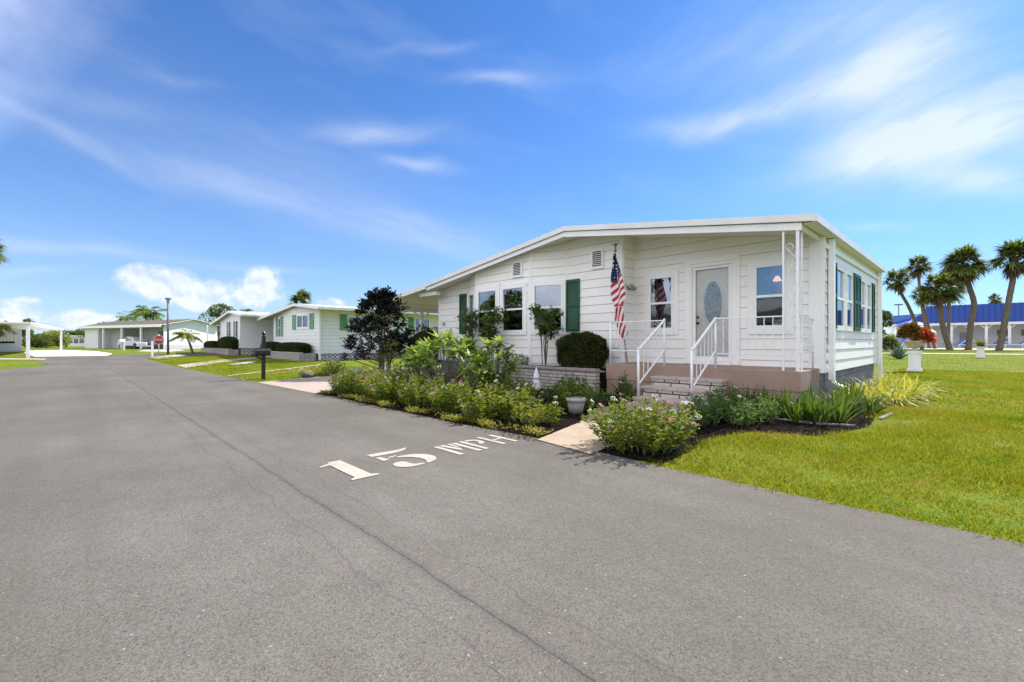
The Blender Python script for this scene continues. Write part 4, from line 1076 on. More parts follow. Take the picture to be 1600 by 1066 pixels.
# dark ti tree
ti=thing('dark_leaf_tree','near black purple-leaved small tree in front of the carport','tree',(-13.05,7.0,0)); o=np.array((-13.05,7.0,0)); lv=LV();st=[]
for i in range(270):
    f=random.random()**.8; z=.55+2.05*f; rr=(1.0-.66*max(0,f-.25)/.75)*1.12; a=random.uniform(0,6.3);q=.35+.65*math.sqrt(random.random())
    if random.random()<.12: rr*=1.15
    p=np.array([math.cos(a)*rr*q,math.sin(a)*rr*q,z]); base=np.array([math.cos(a)*.05,math.sin(a)*.05,max(.15,z-.45*q)])
    if i%2==0: st.append([o+base,o+(p+base)/2,o+p])
    n=15;d=rdir(n,-.4,.9);d+=p/np.linalg.norm(p)*.5
    lv.leaves(o+p+rng.normal(0,.05,(n,3)),d,rng.uniform(.11,.20,n),rng.uniform(.035,.055,n),0,.2,.2)
for sx in (-.22,.28):
    for k in range(10):
        p=np.array([sx+random.gauss(0,.05),random.gauss(0,.05),2.3+.05*k]); n=12
        lv.leaves(o+p,rdir(n,-.2,1),.15,.045,0,.2,.2)
lv.build('foliage',lf_ti,ti); stems_mesh(st,ti,barkm,.009,'branch')
m=MB()
for dx in (-.12,0,.11): m.tube([o+np.array([dx,0,0]),o+np.array([dx*.9,.02,.7]),o+np.array([dx*2,.0,1.7]),o+np.array([dx*2.2,0,2.4])],[.04,.035,.025,.012],7)
m.build('trunk',barkm,ti)
bush('shrub','dark olive shrub growing under the carport roof beside the house corner','shrub',(-14.05,9.4,0),.95,.9,.85,2600,.10,.045,lf_olive,True,2.0,lump=.25,jit=.2)
bush('shrub','bright-topped rounded shrub between carport post and house wall','shrub',(-13.3,8.6,0),.62,.6,.62,1500,.09,.04,lf_olive,True,2.0,lump=.25,jit=.2)
open_shrub('shrub','pale green willowy shrub leaning beside the dark purple tree',(onYX(607,6.8),6.8,0),1.15,.35,7,lf_plum,.13,.03,.4,70)
# silver plants, bronze plant, irises, lilies
def rosette(name,label,cat,loc,n,L,W,mat,el=(.3,1.2),droop=.3,seg=4,spread=.05,group=None):
    t=thing(name,label,cat,loc,group);o=np.array(loc);a=rng.uniform(0,6.3,n);e=rng.uniform(el[0],el[1],n)
    d=np.stack([np.cos(a)*np.cos(e),np.sin(a)*np.cos(e),np.sin(e)],1); b=o+np.stack([np.cos(a)*rng.uniform(0,spread,n),np.sin(a)*rng.uniform(0,spread,n),np.zeros(n)],1)
    lv=LV(); lv.straps(b,d,L*rng.uniform(.6,1.1,n),W*rng.uniform(.7,1.1,n),droop*rng.uniform(.3,1.3,n),seg,0); lv.build('leaf_blades',mat,t); return t
rosette('silver_plant','silver grey spiky plant at the driveway end of the bed','plant',(onYX(556,6.4),6.4,0),70,.42,.06,lf_silver,(.2,1.4),.15,4,.16)
rosette('silver_plant','silver grey spiky plant beside the pale green willowy shrub','plant',(onYX(630,6.6),6.6,0),60,.36,.06,lf_silver,(.2,1.3),.15,4,.16)
rosette('bronze_plant','dark bronze-red leafy plant against the porch slab left of the steps','plant',(-4.95,7.95,.01),40,.46,.06,lf_red,(.5,1.4),.3,4,.1)
IR='dark green sword-leaved iris clump growing along the porch slab'
for k,(x,y,s,n) in enumerate(((-2.92,7.85,.42,34),(-2.62,7.75,.5,40),(-2.30,7.72,.46,38),(-2.02,7.55,.52,44),(-1.80,7.9,.42,36))):
    rosette('iris_clump',IR,'plant',(x,y,.01),n,s,.03,lf_iris,(.85,1.5),.18,4,.12,'iris clumps along the porch slab')
for lab,x,y,s,n in (('large sword-leaved clump at the porch corner over the mulch edge',-1.62,7.35,.62,46),('sword-leaved clump with pale withered leaves beside the concrete edging',-1.36,7.55,.58,44),('sword-leaved clump hiding the foot of the front downspout',-1.55,8.5,.58,50),('sword-leaved clump along the grey skirting between downspout and yellow lilies',-1.55,9.6,.62,48)):
    rosette('iris_clump',lab,'plant',(x,y,.01),n,s,.036,lf_iris,(.7,1.45),.22,4,.14)
rosette('iris_clump','green flax-like clump in front of the yellow striped lilies','plant',(-1.2,8.9,.01),40,.5,.035,lf_iris,(.6,1.3),.3,4,.14)
YL='yellow striped spider lily clump along the side wall'
for x,y,s,n in ((-1.5,10.2,.7,60),(-1.1,10.6,.72,64),(-1.45,11.1,.75,64),(-1.0,11.5,.74,64),(-1.4,12.0,.75,60),(-.95,12.5,.72,60),(-1.35,13.0,.7,56),(-1.0,13.6,.7,50),(-1.4,14.2,.65,46)):
    rosette('spider_lily',YL,'plant',(x,y,.01),int(n*1.5),s*1.1,.03,lf_yellow,(.3,1.35),.75,5,.2,'yellow striped lilies along the side wall')
for k,(x,y,s_,n_) in enumerate(((-2.75,7.35,.45,40),(-2.42,7.3,.46,40),(-2.1,7.2,.48,40),(-1.75,7.15,.5,44),(-1.5,7.2,.46,40),(-2.25,7.45,.5,44),(-1.9,7.45,.55,46))):
    rosette('iris_clump',IR,'plant',(x,y,.01),n_,s_,.03,lf_iris,(.8,1.5),.2,4,.14,'iris clumps along the porch slab')
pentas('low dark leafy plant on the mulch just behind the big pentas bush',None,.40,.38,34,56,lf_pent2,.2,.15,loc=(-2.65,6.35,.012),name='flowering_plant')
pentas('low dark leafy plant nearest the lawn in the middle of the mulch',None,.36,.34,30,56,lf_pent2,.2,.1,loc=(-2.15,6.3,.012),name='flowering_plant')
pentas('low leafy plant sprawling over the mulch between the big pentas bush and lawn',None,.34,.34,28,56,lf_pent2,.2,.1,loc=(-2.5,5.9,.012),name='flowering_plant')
# pots, statue, stones, edging
fp=thing('flower_pot','round pale stone pot standing in the bed beside the walkway','pot',(-4.30,5.55,.012))
m=MB(); m.lathe([(.075,0),(.10,.0),(.127,.13),(.135,.185),(.152,.19),(.156,.232),(.14,.236),(.135,.224)],(-4.30,5.55,.012),28); m.build('bowl',M('pot_stone',(.42,.39,.35),.85,.12,8,.3,40),fp,True)
m=MB(); m.lathe([(.134,.214),(.01,.22)],(-4.30,5.55,.012),28); m.build('soil',M('pot_soil',(.30,.27,.24),.9,.15,12,.3,50),fp)
tpx=onYX(702,6.75)
tp_=thing('terracotta_pot','terracotta pot half hidden under the plumeria leaves','pot',(tpx,6.75,0))
m=MB(); m.lathe([(.11,0),(.16,.30),(.185,.30),(.19,.38),(.16,.38)],(tpx,6.75,.01),20); m.build('bowl',terra,tp_,True)
gx=onYX(838,7.55)
gn=thing('garden_ornament','small pointed white garden ornament in front of the planter wall','ornament',(gx,7.55,.01))
m=MB(); m.lathe([(.10,0),(.105,.06),(.09,.20),(.075,.26)],(gx,7.55,.01),14); m.build('body',whitem,gn,True)
m=MB(); m.lathe([(.092,.255),(.07,.32),(.035,.43),(.004,.52)],(gx,7.55,.01),14); m.build('hat',whitem,gn,True)
def rock(label,loc,r,mat,sq=.6):
    m=MB();vs=[];N=12
    for i in range(7):
        a=-math.pi/2+math.pi*i/6
        for j in range(N):
            e=2*math.pi*j/N; k=1+.16*math.sin(3*e+i)+.1*math.sin(5*e+2*i)
            vs.append((loc[0]+r*max(.05,math.cos(a))*k*math.cos(e),loc[1]+r*max(.05,math.cos(a))*k*math.sin(e),loc[2]+r*sq*(math.sin(a)+.8)))
    m.add(vs,[(i*N+j,i*N+(j+1)%N,(i+1)*N+(j+1)%N,(i+1)*N+j) for i in range(6) for j in range(N)])
    return tag(m.build('stone',mat,None,True),label,'stone')
rock('squat grey stone at the edge of the pink driveway',(*G(481,590),0),.21,M('stone_grey',(.15,.13,.12),.9,.15,7,.5,20),.55)
rock('flat dark stone in the mulch left of the concrete edging',(-2.30,7.10,.01),.17,M('stone_dark',(.10,.09,.09),.9,.15,7,.5,20),.3)
for lab,p,q in (('long straight concrete edging strip in the shaded mulch',(-2.08,7.14),(-1.55,7.10)),('short concrete edging strip at the sunny end of the mulch',(-1.52,7.10),(-1.12,7.28)),('pale concrete edging strip beside the striped lilies',(-.98,8.2),(-.93,8.9))):
    m=MB(); m.bar((*p,.018),(*q,.018),.055,.03); tag(m.build('garden_edging',concd,None,bevel=.01),lab,'edging')
# loose mulch chips and roadside ground cover: uncountable
lv=LV()
for bed,n in ((BED1,14000),(BED2,9000)):
    x0=min(p[0] for p in bed);x1=max(p[0] for p in bed);y0=min(p[1] for p in bed);y1=max(p[1] for p in bed)
    x=rng.uniform(x0,x1,n*2);y=rng.uniform(y0-.05,y1,n*2);k=inpoly(x,y,bed)&~inpoly(x,y,WALK);x=x[k];y=y[k]
    d=rdir(len(x),-.35,.45); lv.leaves(np.stack([x,y,rng.uniform(.012,.03,len(x))],1),d,rng.uniform(.02,.07,len(x)),rng.uniform(.008,.02,len(x)),0,.1,.1)
lv.build('mulch_chips',LEAF('bark_chip',(.008,.006,.005),(.035,.026,.02),.0,rough=.95,spec=.03))['kind']='stuff'
lv=LV(); n=5200
x=rng.uniform(-9.7,-3.5,n); y=road_edge(x)+.06+np.abs(rng.normal(0,.12,n))-.06*np.sin(x*7)
k=(np.sin(x*2.3)+np.sin(x*5.1+1)+rng.normal(0,.6,n))>-.1; x=x[k];y=y[k]
lv.leaves(np.stack([x,y,rng.uniform(.012,.07,len(x))],1),rdir(len(x),.0,.9),rng.uniform(.025,.06,len(x)),rng.uniform(.012,.026,len(x)),0,.15,.1)
n=3500;x=rng.uniform(-9.5,-4.3,n);y=rng.uniform(4.2,7.8,n);lv.leaves(np.stack([x,y,rng.uniform(.012,.10,n)],1),rdir(n,0,.9),rng.uniform(.03,.07,n),rng.uniform(.012,.03,n),1,.15,.1)
lv.build('ground_cover',[lf_weed,lf_pent2])['kind']='stuff'
# ------------------------------------------------------------------ neighbouring homes on the left
def lattice_mat():
    m,nt,out=nodes('breeze_block'); T=NT(nt); co=T.n('ShaderNodeTexCoord').outputs['Object']; sp=T.n('ShaderNodeSeparateXYZ',{0:co})
    u=T.math('ABSOLUTE',T.math('SUBTRACT',T.math('FRACT',T.math('DIVIDE',T.math('ADD',sp.outputs[0],sp.outputs[1]),.30)),.5))
    v=T.math('ABSOLUTE',T.math('SUBTRACT',T.math('FRACT',T.math('DIVIDE',sp.outputs[2],.205)),.5))
    d=T.math('ABSOLUTE',T.math('SUBTRACT',u,v)); e=T.math('MAXIMUM',u,v)
    w=T.math('MAXIMUM',T.math('LESS_THAN',d,.11),T.math('GREATER_THAN',e,.44))
    p=T.n('ShaderNodeBsdfPrincipled',{'Base Color':T.mix(w,(.09,.07,.055),(.62,.60,.56)),'Roughness':.8}); nt.links.new(p.outputs[0],out.inputs[0]); return m
lattice=lattice_mat()
siding2=M('neighbour_siding',(.80,.80,.79),.5,.03,1.2,dirt=((.6,.6,.56),.2))
pane_far=GLASS('pane_far',(.07,.08,.10),.08,.03)
def gable_home(root,walls,roofx,y0,y1,zb,skirt_to,trimc=None,ribs=True):
    """walls: list of (a,b,openings); roofx: [(x,ztop)...] left eave, ridge, right eave"""
    def zr(x):
        for (xa,za),(xb,zb2) in zip(roofx[:-1],roofx[1:]):
            if x<=xb or (xb,zb2)==roofx[-1]: return za+(zb2-za)*(x-xa)/(xb-xa)
    m=MB()
    for w,ops in walls: lap_siding(m,w,lambda u,w=w: zr(w.P(u,0).x)-.12,zb,ops)
    m.build('wall',[siding2,M('neighbour_lap_shade',(.52,.51,.5),.8,.1,3)],root)  # second material paints the lap shadows on the neighbouring walls
    m=MB(); vs=[]
    for y in (y0,y1):
        for x,z in roofx: vs+=[(x,y,z),(x,y,z-.09)]
    n=len(roofx)
    for i in range(n-1): m.add(vs,[(2*i,2*i+2,2*n+2*i+2,2*n+2*i)])
    m.add(vs,[(2*i,2*i+1,2*i+3,2*i+2) for i in range(n-1)]+[(0,2*n,2*n+1,1),(2*n-2,2*n-1,4*n-1,4*n-2)]); m.cur=1
    m.add(vs,[(2*i+1,2*n+2*i+1,2*n+2*i+3,2*i+3) for i in range(n-1)])
    r=m.build('roof',[M('metal_roof_white',(.72,.73,.73),.35,.05,1),M('eave_tan',(.55,.50,.44),.6,.05,2)],root)
    if ribs:
        m=MB()
        y=y0+.3
        while y<y1:
            for (xa,za),(xb,zb2) in zip(roofx[:-1],roofx[1:]): m.bar((xa,y,za+.02),(xb,y,zb2+.02),.05,.04)
            y+=.55
        m.build('roof_rib',MAT['metal_roof_white'],r)
    m=MB()
    for (xa,za),(xb,zb2) in zip(roofx[:-1],roofx[1:]): m.bar((xa,y0-.02,za-.06),(xb,y0-.02,zb2-.06),.04,.15)
    m.build('fascia_board',fasciab,r)
    m=MB(); x,z=roofx[-1]; m.box(x-.03,x+.04,y0,y1,z-.13,z+.0); m.build('gutter',trimc or trim,r)
    return zr
h2=thing('mobile_home','white mobile home with pale green shutters and latticed skirting beyond the driveway','house',(-30,14,.03))
Mx=onYX(456.5,9.75)
a1=Wall((-33.6,10.0),(Mx,9.75));a2=Wall((Mx,9.75),(-26.35,10.02));a3=Wall((-26.35,10.02),(-25.9,10.07));a4=Wall((-25.9,10.07),(-25.9,20.3));a5=Wall((-37.0,12.2),(-33.6,12.2));a6=Wall((-33.6,12.2),(-33.6,10.0));a6=Wall((-33.6,10.0),(-33.6,12.2),True)
q=[]
o1=double_hung(h2,a1,1.35,1.85,1.45,2.6,.05,mats=(pane_far,pane_far))
o2=double_hung(h2,a2,.75,2.1,1.98,2.64,.08,mats=(pane_far,pane_far),meet=False,split=2)
o4=double_hung(h2,a4,1.75,2.85,1.85,2.56,.06,mats=(pane_far,pane_far),meet=False,split=2)
o4b=double_hung(h2,a4,6.25,7.3,1.85,2.60,.06,mats=(pane_far,pane_far),meet=False,split=2)
o5=double_hung(h2,a5,2.2,2.95,1.55,2.55,.06,mats=(pane_far,pane_far))
for w,u0,u1,z0,z1,mt in ((a1,.78,1.24,1.47,2.76,palegreen),(a1,1.95,2.4,1.47,2.76,palegreen),(a2,.12,.58,1.84,2.74,palegreen),(a2,2.35,2.8,1.84,2.74,palegreen),(a4,1.17,1.6,1.78,2.71,palegreen),(a4,3.05,3.5,1.78,2.71,palegreen),(a4,5.72,6.1,1.78,2.72,palegreen),(a5,1.2,1.95,1.5,2.6,M('shutter_mid_green',(.03,.16,.07),.5,.1,4))): shutter(h2,w,u0,u1,z0,z1,mt)
gable_home(h2,[(a1,[o1]),(a2,[o2]),(a3,[]),(a4,[o4,o4b]),(a5,[o5]),(a6,[])],[(onYX(403,9.5),2.74),(onYX(459,9.5),3.36),(onYX(497.5,9.5),2.98)],9.5,20.6,.44,0,M('gutter_pale_green',(.40,.52,.42),.5,.05,3))
m=MB(); m.box(-33.4,-25.95,10.12,20.2,-.05,.44); m.box(-36.9,-33.4,12.25,20.2,-.05,.44); m.build('skirting',lattice,h2)
m=MB(); m.box(-25.86,-25.76,10.02,10.12,.08,2.92); m.build('downspout',trim,h2)
m=MB(); m.box(-37.1,-37.0,9.35,9.45,0,2.7); m.build('post',trim,h2)
def planter(label,x0,x1,y,zt,yb=None,z0=0):
    t=thing('planter_wall',label,'wall',((x0+x1)/2,y,z0)); m=MB(); m.box(x0,x1,y,y+.2,z0-.05,z0+zt-.05); m.box(x1-.2,x1,y+.2,yb or y+1,z0-.05,z0+zt-.05); m.build('stonework',stonepl,t)
    m=MB(); m.box(x0-.02,x1+.02,y-.02,y+.22,z0+zt-.05,z0+zt); m.build('cap',M('planter_cap_pale',(.45,.42,.39),.85,.1,4),t)
    m=MB(); m.box(x0,x1-.2,y+.2,(yb or y+1),z0-.05,z0+zt-.1); m.build('soil',mulchm,t)
planter('stone planter wall under the clipped hedges of the pale green shuttered home',-34.6,-25.95,9.0,.50,9.9,.02)
bush('clipped_hedge','long clipped dark hedge on the planter under the two-pane window','hedge',(-28.55,9.55,.42),2.2,.42,.30,9000,.09,.055,lf_hedge,True,3.5,lump=.06,jit=.04)
bush('clipped_hedge','rounded clipped dark hedge behind the black mailbox top','hedge',(-32.6,9.6,.42),1.5,.42,.32,7000,.09,.055,lf_hedge,True,3.0,lump=.06,jit=.04)
for k in range(7):
    x,y=G(366+k*4.4,571-k*.75); y+=.25*(k%2); m=MB(); m.lathe([(.2,0),(.22,.05),(.15,.07)],(x,y,terr(x,y)),9)
    tag(m.build('stepping_stone',M('pale_stones',(.36,.34,.30),.85,.1,5),None),'pale round stepping stone on the grass behind the black mailbox','stone','pale stepping stones behind the black mailbox')
tg=(-31.0,8.35,terr(-31,8.35))
bush('dry_shrub','small grey-brown dry shrub at the foot of the neighbouring planter wall','shrub',tg,.45,.35,.3,420,.12,.03,M('dry_leaf',(.16,.12,.09),.9,.2,6),False,2.0)

h3=thing('mobile_home','white mobile home with narrow grey shuttered windows behind the street hedges','house',(-40.5,13,.1))
b1=Wall((-42.84,8.7),(-36.55,8.7));b2=Wall((-36.55,8.7),(-36.55,22));b3=Wall((-46,11),(-42.84,11));b4=Wall((-42.84,8.7),(-42.84,11),True)
greysh=M('shutter_grey',(.13,.16,.16),.5,.08,4)
ops=[]
for u in (.42,2.95,4.95): ops.append(double_hung(h3,b1,u+.02,u+.24,1.50,2.58,.03,fr=.03,mats=(pane_far,pane_far)))
for u in (.12,2.62,3.28,4.62,5.28): shutter(h3,b1,u,u+.28,1.45,2.62,greysh)
o3=double_hung(h3,b3,1.2,2.0,1.4,2.4,.06,mats=(pane_far,pane_far))
gable_home(h3,[(b1,ops),(b2,[]),(b3,[o3]),(b4,[])],[(onYX(328.6,8.4),2.60),(onYX(357,8.4),3.38),(onYX(376.8,8.4),3.0)],8.4,22.3,.66,0,M('gutter_sage',(.42,.52,.45),.5,.05,3))
m=MB(); m.box(-42.7,-36.6,8.8,21.8,.0,.66); m.box(-45.9,-42.7,11.1,21.8,0,.66); m.build('skirting',lattice,h3)
m=MB(); m.box(-46.0,-45.9,8.4,8.5,.1,2.55); m.build('post',trim,h3)
planter('stone planter wall under the round hedge of the home with grey shutters',-45.9,-36.75,8.0,.52,8.65,.1)
bush('clipped_hedge','low clipped hedge on the farther street planter','hedge',(-43.5,8.35,.56),2.0,.32,.28,6000,.10,.06,lf_hedge,True,3.5,lump=.05,jit=.04)
bush('clipped_hedge','taller round clipped hedge at the near end of the farther planter','hedge',(-38.6,8.4,.52),1.75,.4,.46,7000,.10,.06,LEAF('leaf_hedge_green',(.03,.06,.015),(.07,.11,.025),.2),True,2.8,lump=.05,jit=.04)

# far end house with integral carport, turned about 45 degrees
C0=Vector((*DL(256,49.5),0)); A0=Vector((*DL(133,56),0)); au=(A0-C0).normalized(); bu=Vector((-au.y,au.x,0))
if bu.dot(Vector((*DL(328,54),0))-C0)<0: bu=-bu
LZ=.32
h4=thing('house','low white house with brown roof, gabled end and carport at the end of the street','house',(C0.x,C0.y,LZ))
def X4(p): return C0+au*p.x+bu*p.y+Vector((0,0,p.z+LZ))
L4=(A0-C0).length; GW=5.8
m=MB(); m.xf=X4
m.add([(0,0,0),(0,GW,0),(0,GW,2.75),(0,GW/2,3.32),(0,0,2.75)],[(0,1,2,3,4)])
m.add([(0,0,0),(0,0,2.75),(3.0,0,2.75),(3.0,0,0)],[(0,1,2,3)]) if False else None
m.add([(0.0,0,0),(0.0,0.02,2.7),(5,3.6,2.7),(5,3.6,0)],[(0,1,2,3)]) if False else None
m.box(.02,L4-.1,3.6,GW-.02,0,2.7)
m.box(.02,.12,0.02,3.58,0,2.69)
m.build('wall',siding2,h4)
m=MB(); m.xf=X4; m.box(L4-3.0,L4,-.02,3.59,0,2.68); m.build('storage_room',M('store_wall',(.74,.74,.74),.6,.03,2),h4)
m=MB(); m.xf=X4; m.box(L4-5.2,L4-3.02,1.2,3.58,0,2.66); m.build('back_wall',M('back_wall_grey',(.5,.51,.52),.6,.04,2),h4)
for u0,u1 in ((5.3,6.3),(6.7,7.7)):
    m=MB(); m.xf=X4; m.box(u0,u1,3.54,3.6,.9,2.1); m.build('window',pane_far,h4)
m=MB(); m.xf=X4
ov=.4
m.add([(-ov,-.45,2.68),(L4+.3,-.45,2.68),(L4+.3,GW/2,3.42),(-ov,GW/2,3.42),(-ov,GW+.45,2.68),(L4+.3,GW+.45,2.68)],[(0,1,2,3),(3,2,5,4)])
m.build('roof',M('shingle_brown',(.115,.095,.07),.85,.12,2,.3,15),h4)
m=MB(); m.xf=X4
m.bar((-ov-.02,-.45,2.62),(-ov-.02,GW/2,3.36),.16,.04,(0,0,1)); m.bar((-ov-.02,GW/2,3.36),(-ov-.02,GW+.45,2.62),.16,.04)
m.box(-ov,L4+.3,-.56,-.45,2.42,2.70)
m.build('fascia_board',trim,h4)
m=MB(); m.xf=X4; m.box(.13,L4+.2,-.44,3.5,2.40,2.46); m.build('ceiling',trim,h4)
for u in (3.6,7.4,11.2):
    m=MB(); m.xf=X4; m.box(u-.09,u+.09,-.40,-.22,0,2.42); m.build('post',trim,h4)
m=MB(); m.xf=X4; m.box(-.03,-.001,.1,GW-.1,0,.5); m.build('skirting',M('skirt_pale',(.55,.55,.56),.7,.05,3),h4)
# white car in that carport
car=thing('parked_car','white car parked under the carport of the house at the street end','car',tuple(X4(Vector((7.6,1.4,0)))))
cm=M('car_white',(.78,.78,.79),.25,.03,2); cg=M('car_glass',(.02,.025,.03),.1,.02,2,spec=.6)
def XC(p): return X4(Vector((7.7+p.x,1.3+p.y,p.z)))
prof=[(-2.2,.35),(-2.25,.62),(-2.1,.85),(-1.2,.93),(-.55,1.38),(.75,1.42),(1.55,1.0),(2.15,.95),(2.25,.6),(2.2,.35)]
m=MB(); m.xf=XC; n=len(prof); vs=[]
for y,k in ((-.86,0),(-.78,1),(.78,1),(.86,0)):
    for x,z in prof:
        zz=z if z<1 else z; yy=y if z<1 else (y*.78)
        vs.append((x,yy,zz if k==0 else zz+.0))
m.add(vs,[tuple(range(n)),tuple(range(4*n-1,3*n-1,-1))]+[(r*n+i,(r+1)*n+i,(r+1)*n+(i+1)%n,r*n+(i+1)%n) for r in range(3) for i in range(n)])
m.build('body',cm,car)
for sx in (-1,1):
    m=MB(); m.xf=XC; y=sx*.845
    m.add([(-1.0,y,.95),(-.45,y*.80,1.33),(.1,y*.80,1.36),(.1,y,.95)],[(0,1,2,3)]); m.add([(.16,y,.95),(.16,y*.80,1.36),(.72,y*.80,1.36),(1.3,y,.98)],[(0,1,2,3)]); m.build('window',cg,car)
for x in (-1.4,1.4):
    for y in (-.84,.84):
        m=MB(); m.xf=XC; m.tube([(x,y-.1,.32),(x,y+.1,.32)],.32,14); w_=m.build('wheel',blackm,car)
        m=MB(); m.xf=XC; m.tube([(x,y-.108,.32),(x,y+.108,.32)],.18,10); m.build('rim',greym,w_)
m=MB(); m.xf=XC; m.box(-2.28,-2.2,-.5,.5,.45,.6); m.build('bumper',greym,car)

# street furniture at the junction
x,y=G(262.5,554.3); z=terr(x,y)
sl=thing('street_lamp','slim dark street lamp with funnel head beside the stop sign','lamp post',(x,y,z))
m=MB(); m.tube([(x,y,z),(x,y,4.0)],[.075,.06],8); m.build('pole',greym,sl,True)
m=MB(); m.lathe([(.055,3.78),(.075,3.82),(.09,3.95),(.16,4.12),(.17,4.16)],(x,y,0),14); m.build('lamp_head',M('lamp_head_grey',(.3,.31,.31),.5,.08,4),sl,True)
m=MB(); m.lathe([(.20,4.16),(.20,4.19),(.05,4.22)],(x,y,0),14); m.build('cap',greym,sl,True)
x,y=G(248,556); z=terr(x,y)
ss_=thing('stop_sign','red octagonal STOP sign on a pale post at the junction','sign',(x,y,z))
m=MB(); m.tube([(x,y,z),(x,y,1.62)],.03,6); m.build('post',M('post_pale',(.6,.6,.6),.5,.05,4),ss_,True)
face=(Vector((0,0,0))-Vector((x,y,0))).normalized(); side=Vector((-face.y,face.x,0))
def oct_(r,off): return [Vector((x,y,1.24))+face*off+side*(r*math.cos(R(22.5+45*k)))+Vector((0,0,r*math.sin(R(22.5+45*k)))) for k in range(8)]
m=MB(); a=oct_(.31,.035);b=oct_(.31,.045); m.add(a+b,[tuple(range(7,-1,-1)),tuple(range(8,16))]+[(k,(k+1)%8,8+(k+1)%8,8+k) for k in range(8)]); m.build('border',whitem,ss_)
m=MB(); m.add(oct_(.285,.049),[tuple(range(8))]); m.build('face',redm,ss_)
fc=bpy.data.curves.new('stop_text','FONT'); fc.body='STOP'; fc.size=.20; fc.align_x='CENTER'; fc.align_y='CENTER'; fc.extrude=.002
fo=bpy.data.objects.new('tmp',fc); COL.objects.link(fo); dg=bpy.context.evaluated_depsgraph_get(); me=bpy.data.meshes.new_from_object(fo.evaluated_get(dg)); bpy.data.objects.remove(fo); me.materials.append(whitem)
to=link('lettering',me,ss_); mt=Matrix((side.to_4d(),Vector((0,0,1,0)),face.to_4d(),Vector((0,0,0,1)))).transposed(); mt[3]=(0,0,0,1)
for i in range(3): mt[i][3]=(Vector((x,y,1.24))+face*.053-ss_.location)[i]
to.matrix_local=mt
# black mailbox
x,y=-14.55,4.05
mb_=thing('mailbox','black mailbox on a tall black post at the lawn edge','mailbox',(x,y,0))
m=MB(); m.bar((x,y,0),(x-.03,y+.02,1.24),.09); m.lathe([(.05,1.24),(.06,1.26),(.02,1.29),(.055,1.33),(.06,1.36),(.03,1.41),(.003,1.43)],(x-.03,y+.02,0),8); m.build('post',blackm,mb_)
m=MB(); m.bar((x-.02,y-.30,.72),(x-.02,y+.2,.72),.05,.04); m.bar((x-.02,y-.18,.7),(x-.02,y,.55),.03,.03); m.build('arm',blackm,mb_)
m=MB(); pr=[(-.09,.74),(.09,.74),(.09,.83)]+[(.09*math.cos(t),.83+.08*math.sin(t)) for t in np.linspace(.3,math.pi-.3,7)]+[(-.09,.83)]
m.prismy([(x+.06+a,b) for a,b in pr],y-.24,y+.16); bx_=m.build('box',blackm,mb_,bevel=.006)
m=MB(); m.box(x+.06-.085,x+.06+.085,y-.252,y-.241,.745,.90); m.build('door',M('mailbox_door',(.03,.03,.032),.4,.1,6),bx_)
# white mailbox at the junction
x,y=G(238,558); z=terr(x,y)
wm=thing('mailbox','white mailbox on a white L-shaped post left of the stop sign','mailbox',(x,y,z))
m=MB(); m.box(x-.06,x+.06,y-.06,y+.06,z,z+1.0); m.build('post',whitem,wm)
dv=Vector((-.3,-.75,0)); m=MB(); m.bar((x,y,z+.70),Vector((x,y,z+.70))+dv,.08,.08); m.build('arm',whitem,wm)
m=MB(); m.bar(Vector((x,y,z+.83))+dv*.35,Vector((x,y,z+.83))+dv*.95,.17,.17); m.build('box',whitem,wm,bevel=.03)
x,y=G(194,548); z=terr(x,y)
pm=thing('mailbox','white post mailbox in front of the far carport','mailbox',(x,y,z)); m=MB(); m.box(x-.07,x+.07,y-.07,y+.07,z,z+1.05); m.build('post',whitem,pm); m=MB(); m.bar((x,y,z+.9),(x+.3,y-.35,z+.9),.2,.2); m.build('box',whitem,pm,bevel=.03)

# left canopy and house
lc=thing('canopy_carport','flat white aluminium carport canopy on slim posts left of the street end','carport',(-46,-4,.15))
m=MB(); m.prism([(-37.6,-1.55),(-56,-.30),(-56,-6.2),(-37.6,-6.6)],2.14,2.23); m.build('roof',M('canopy_white',(.74,.74,.74),.5,.04,2),lc)
m=MB(); m.bar((-37.62,-1.62,2.10),(-55.9,-.40,2.10),.05,.075); m.bar((-37.62,-6.5,2.10),(-55.9,-6.1,2.10),.05,.075); m.build('beam',whitem,lc)
for (px,py) in ((-37.75,-1.68),(-55.6,-.5)):
    z=terr(px,py); m=MB(); m.box(px-.075,px+.075,py-.075,py+.075,z,2.06); p_=m.build('post',whitem,lc)
    m=MB(); sg=-1 if px>-45 else 1; m.bar((px,py,1.68),(px+sg*.40,py,2.06),.05,.05); m.build('brace',whitem,p_)
for px in (-39,-42.5,-46,-49.5,-53):
    py=-6.4+(.3*(-39-px)/14); z=terr(px,py); m=MB(); m.box(px-.06,px+.06,py-.06,py+.06,z,2.06); m.build('post',whitem,lc)
wc0=Vector((*DL(34,37),0)); wr=wc0.normalized(); wd=Vector((-wr.y,wr.x,0)); wd=wd if wd.dot(Vector((sa,ca,0)))<0 else -wd; wd=(wd-wr*.12).normalized(); wn=Vector((wd.y,-wd.x,0)); 
if wn.dot(-wc0)<0: wn=-wn
lh=thing('house','pale blue-white house with white slatted awnings behind the flat canopy','house',(wc0.x,wc0.y,.2))
def XL4(p): return wc0+wd*p.x-wn*p.y+Vector((0,0,p.z+.2))
m=MB(); m.xf=XL4; m.box(0,9,0,5,0,2.05); m.build('wall',M('pale_blue_wall',(.62,.66,.72),.6,.03,2),lh)
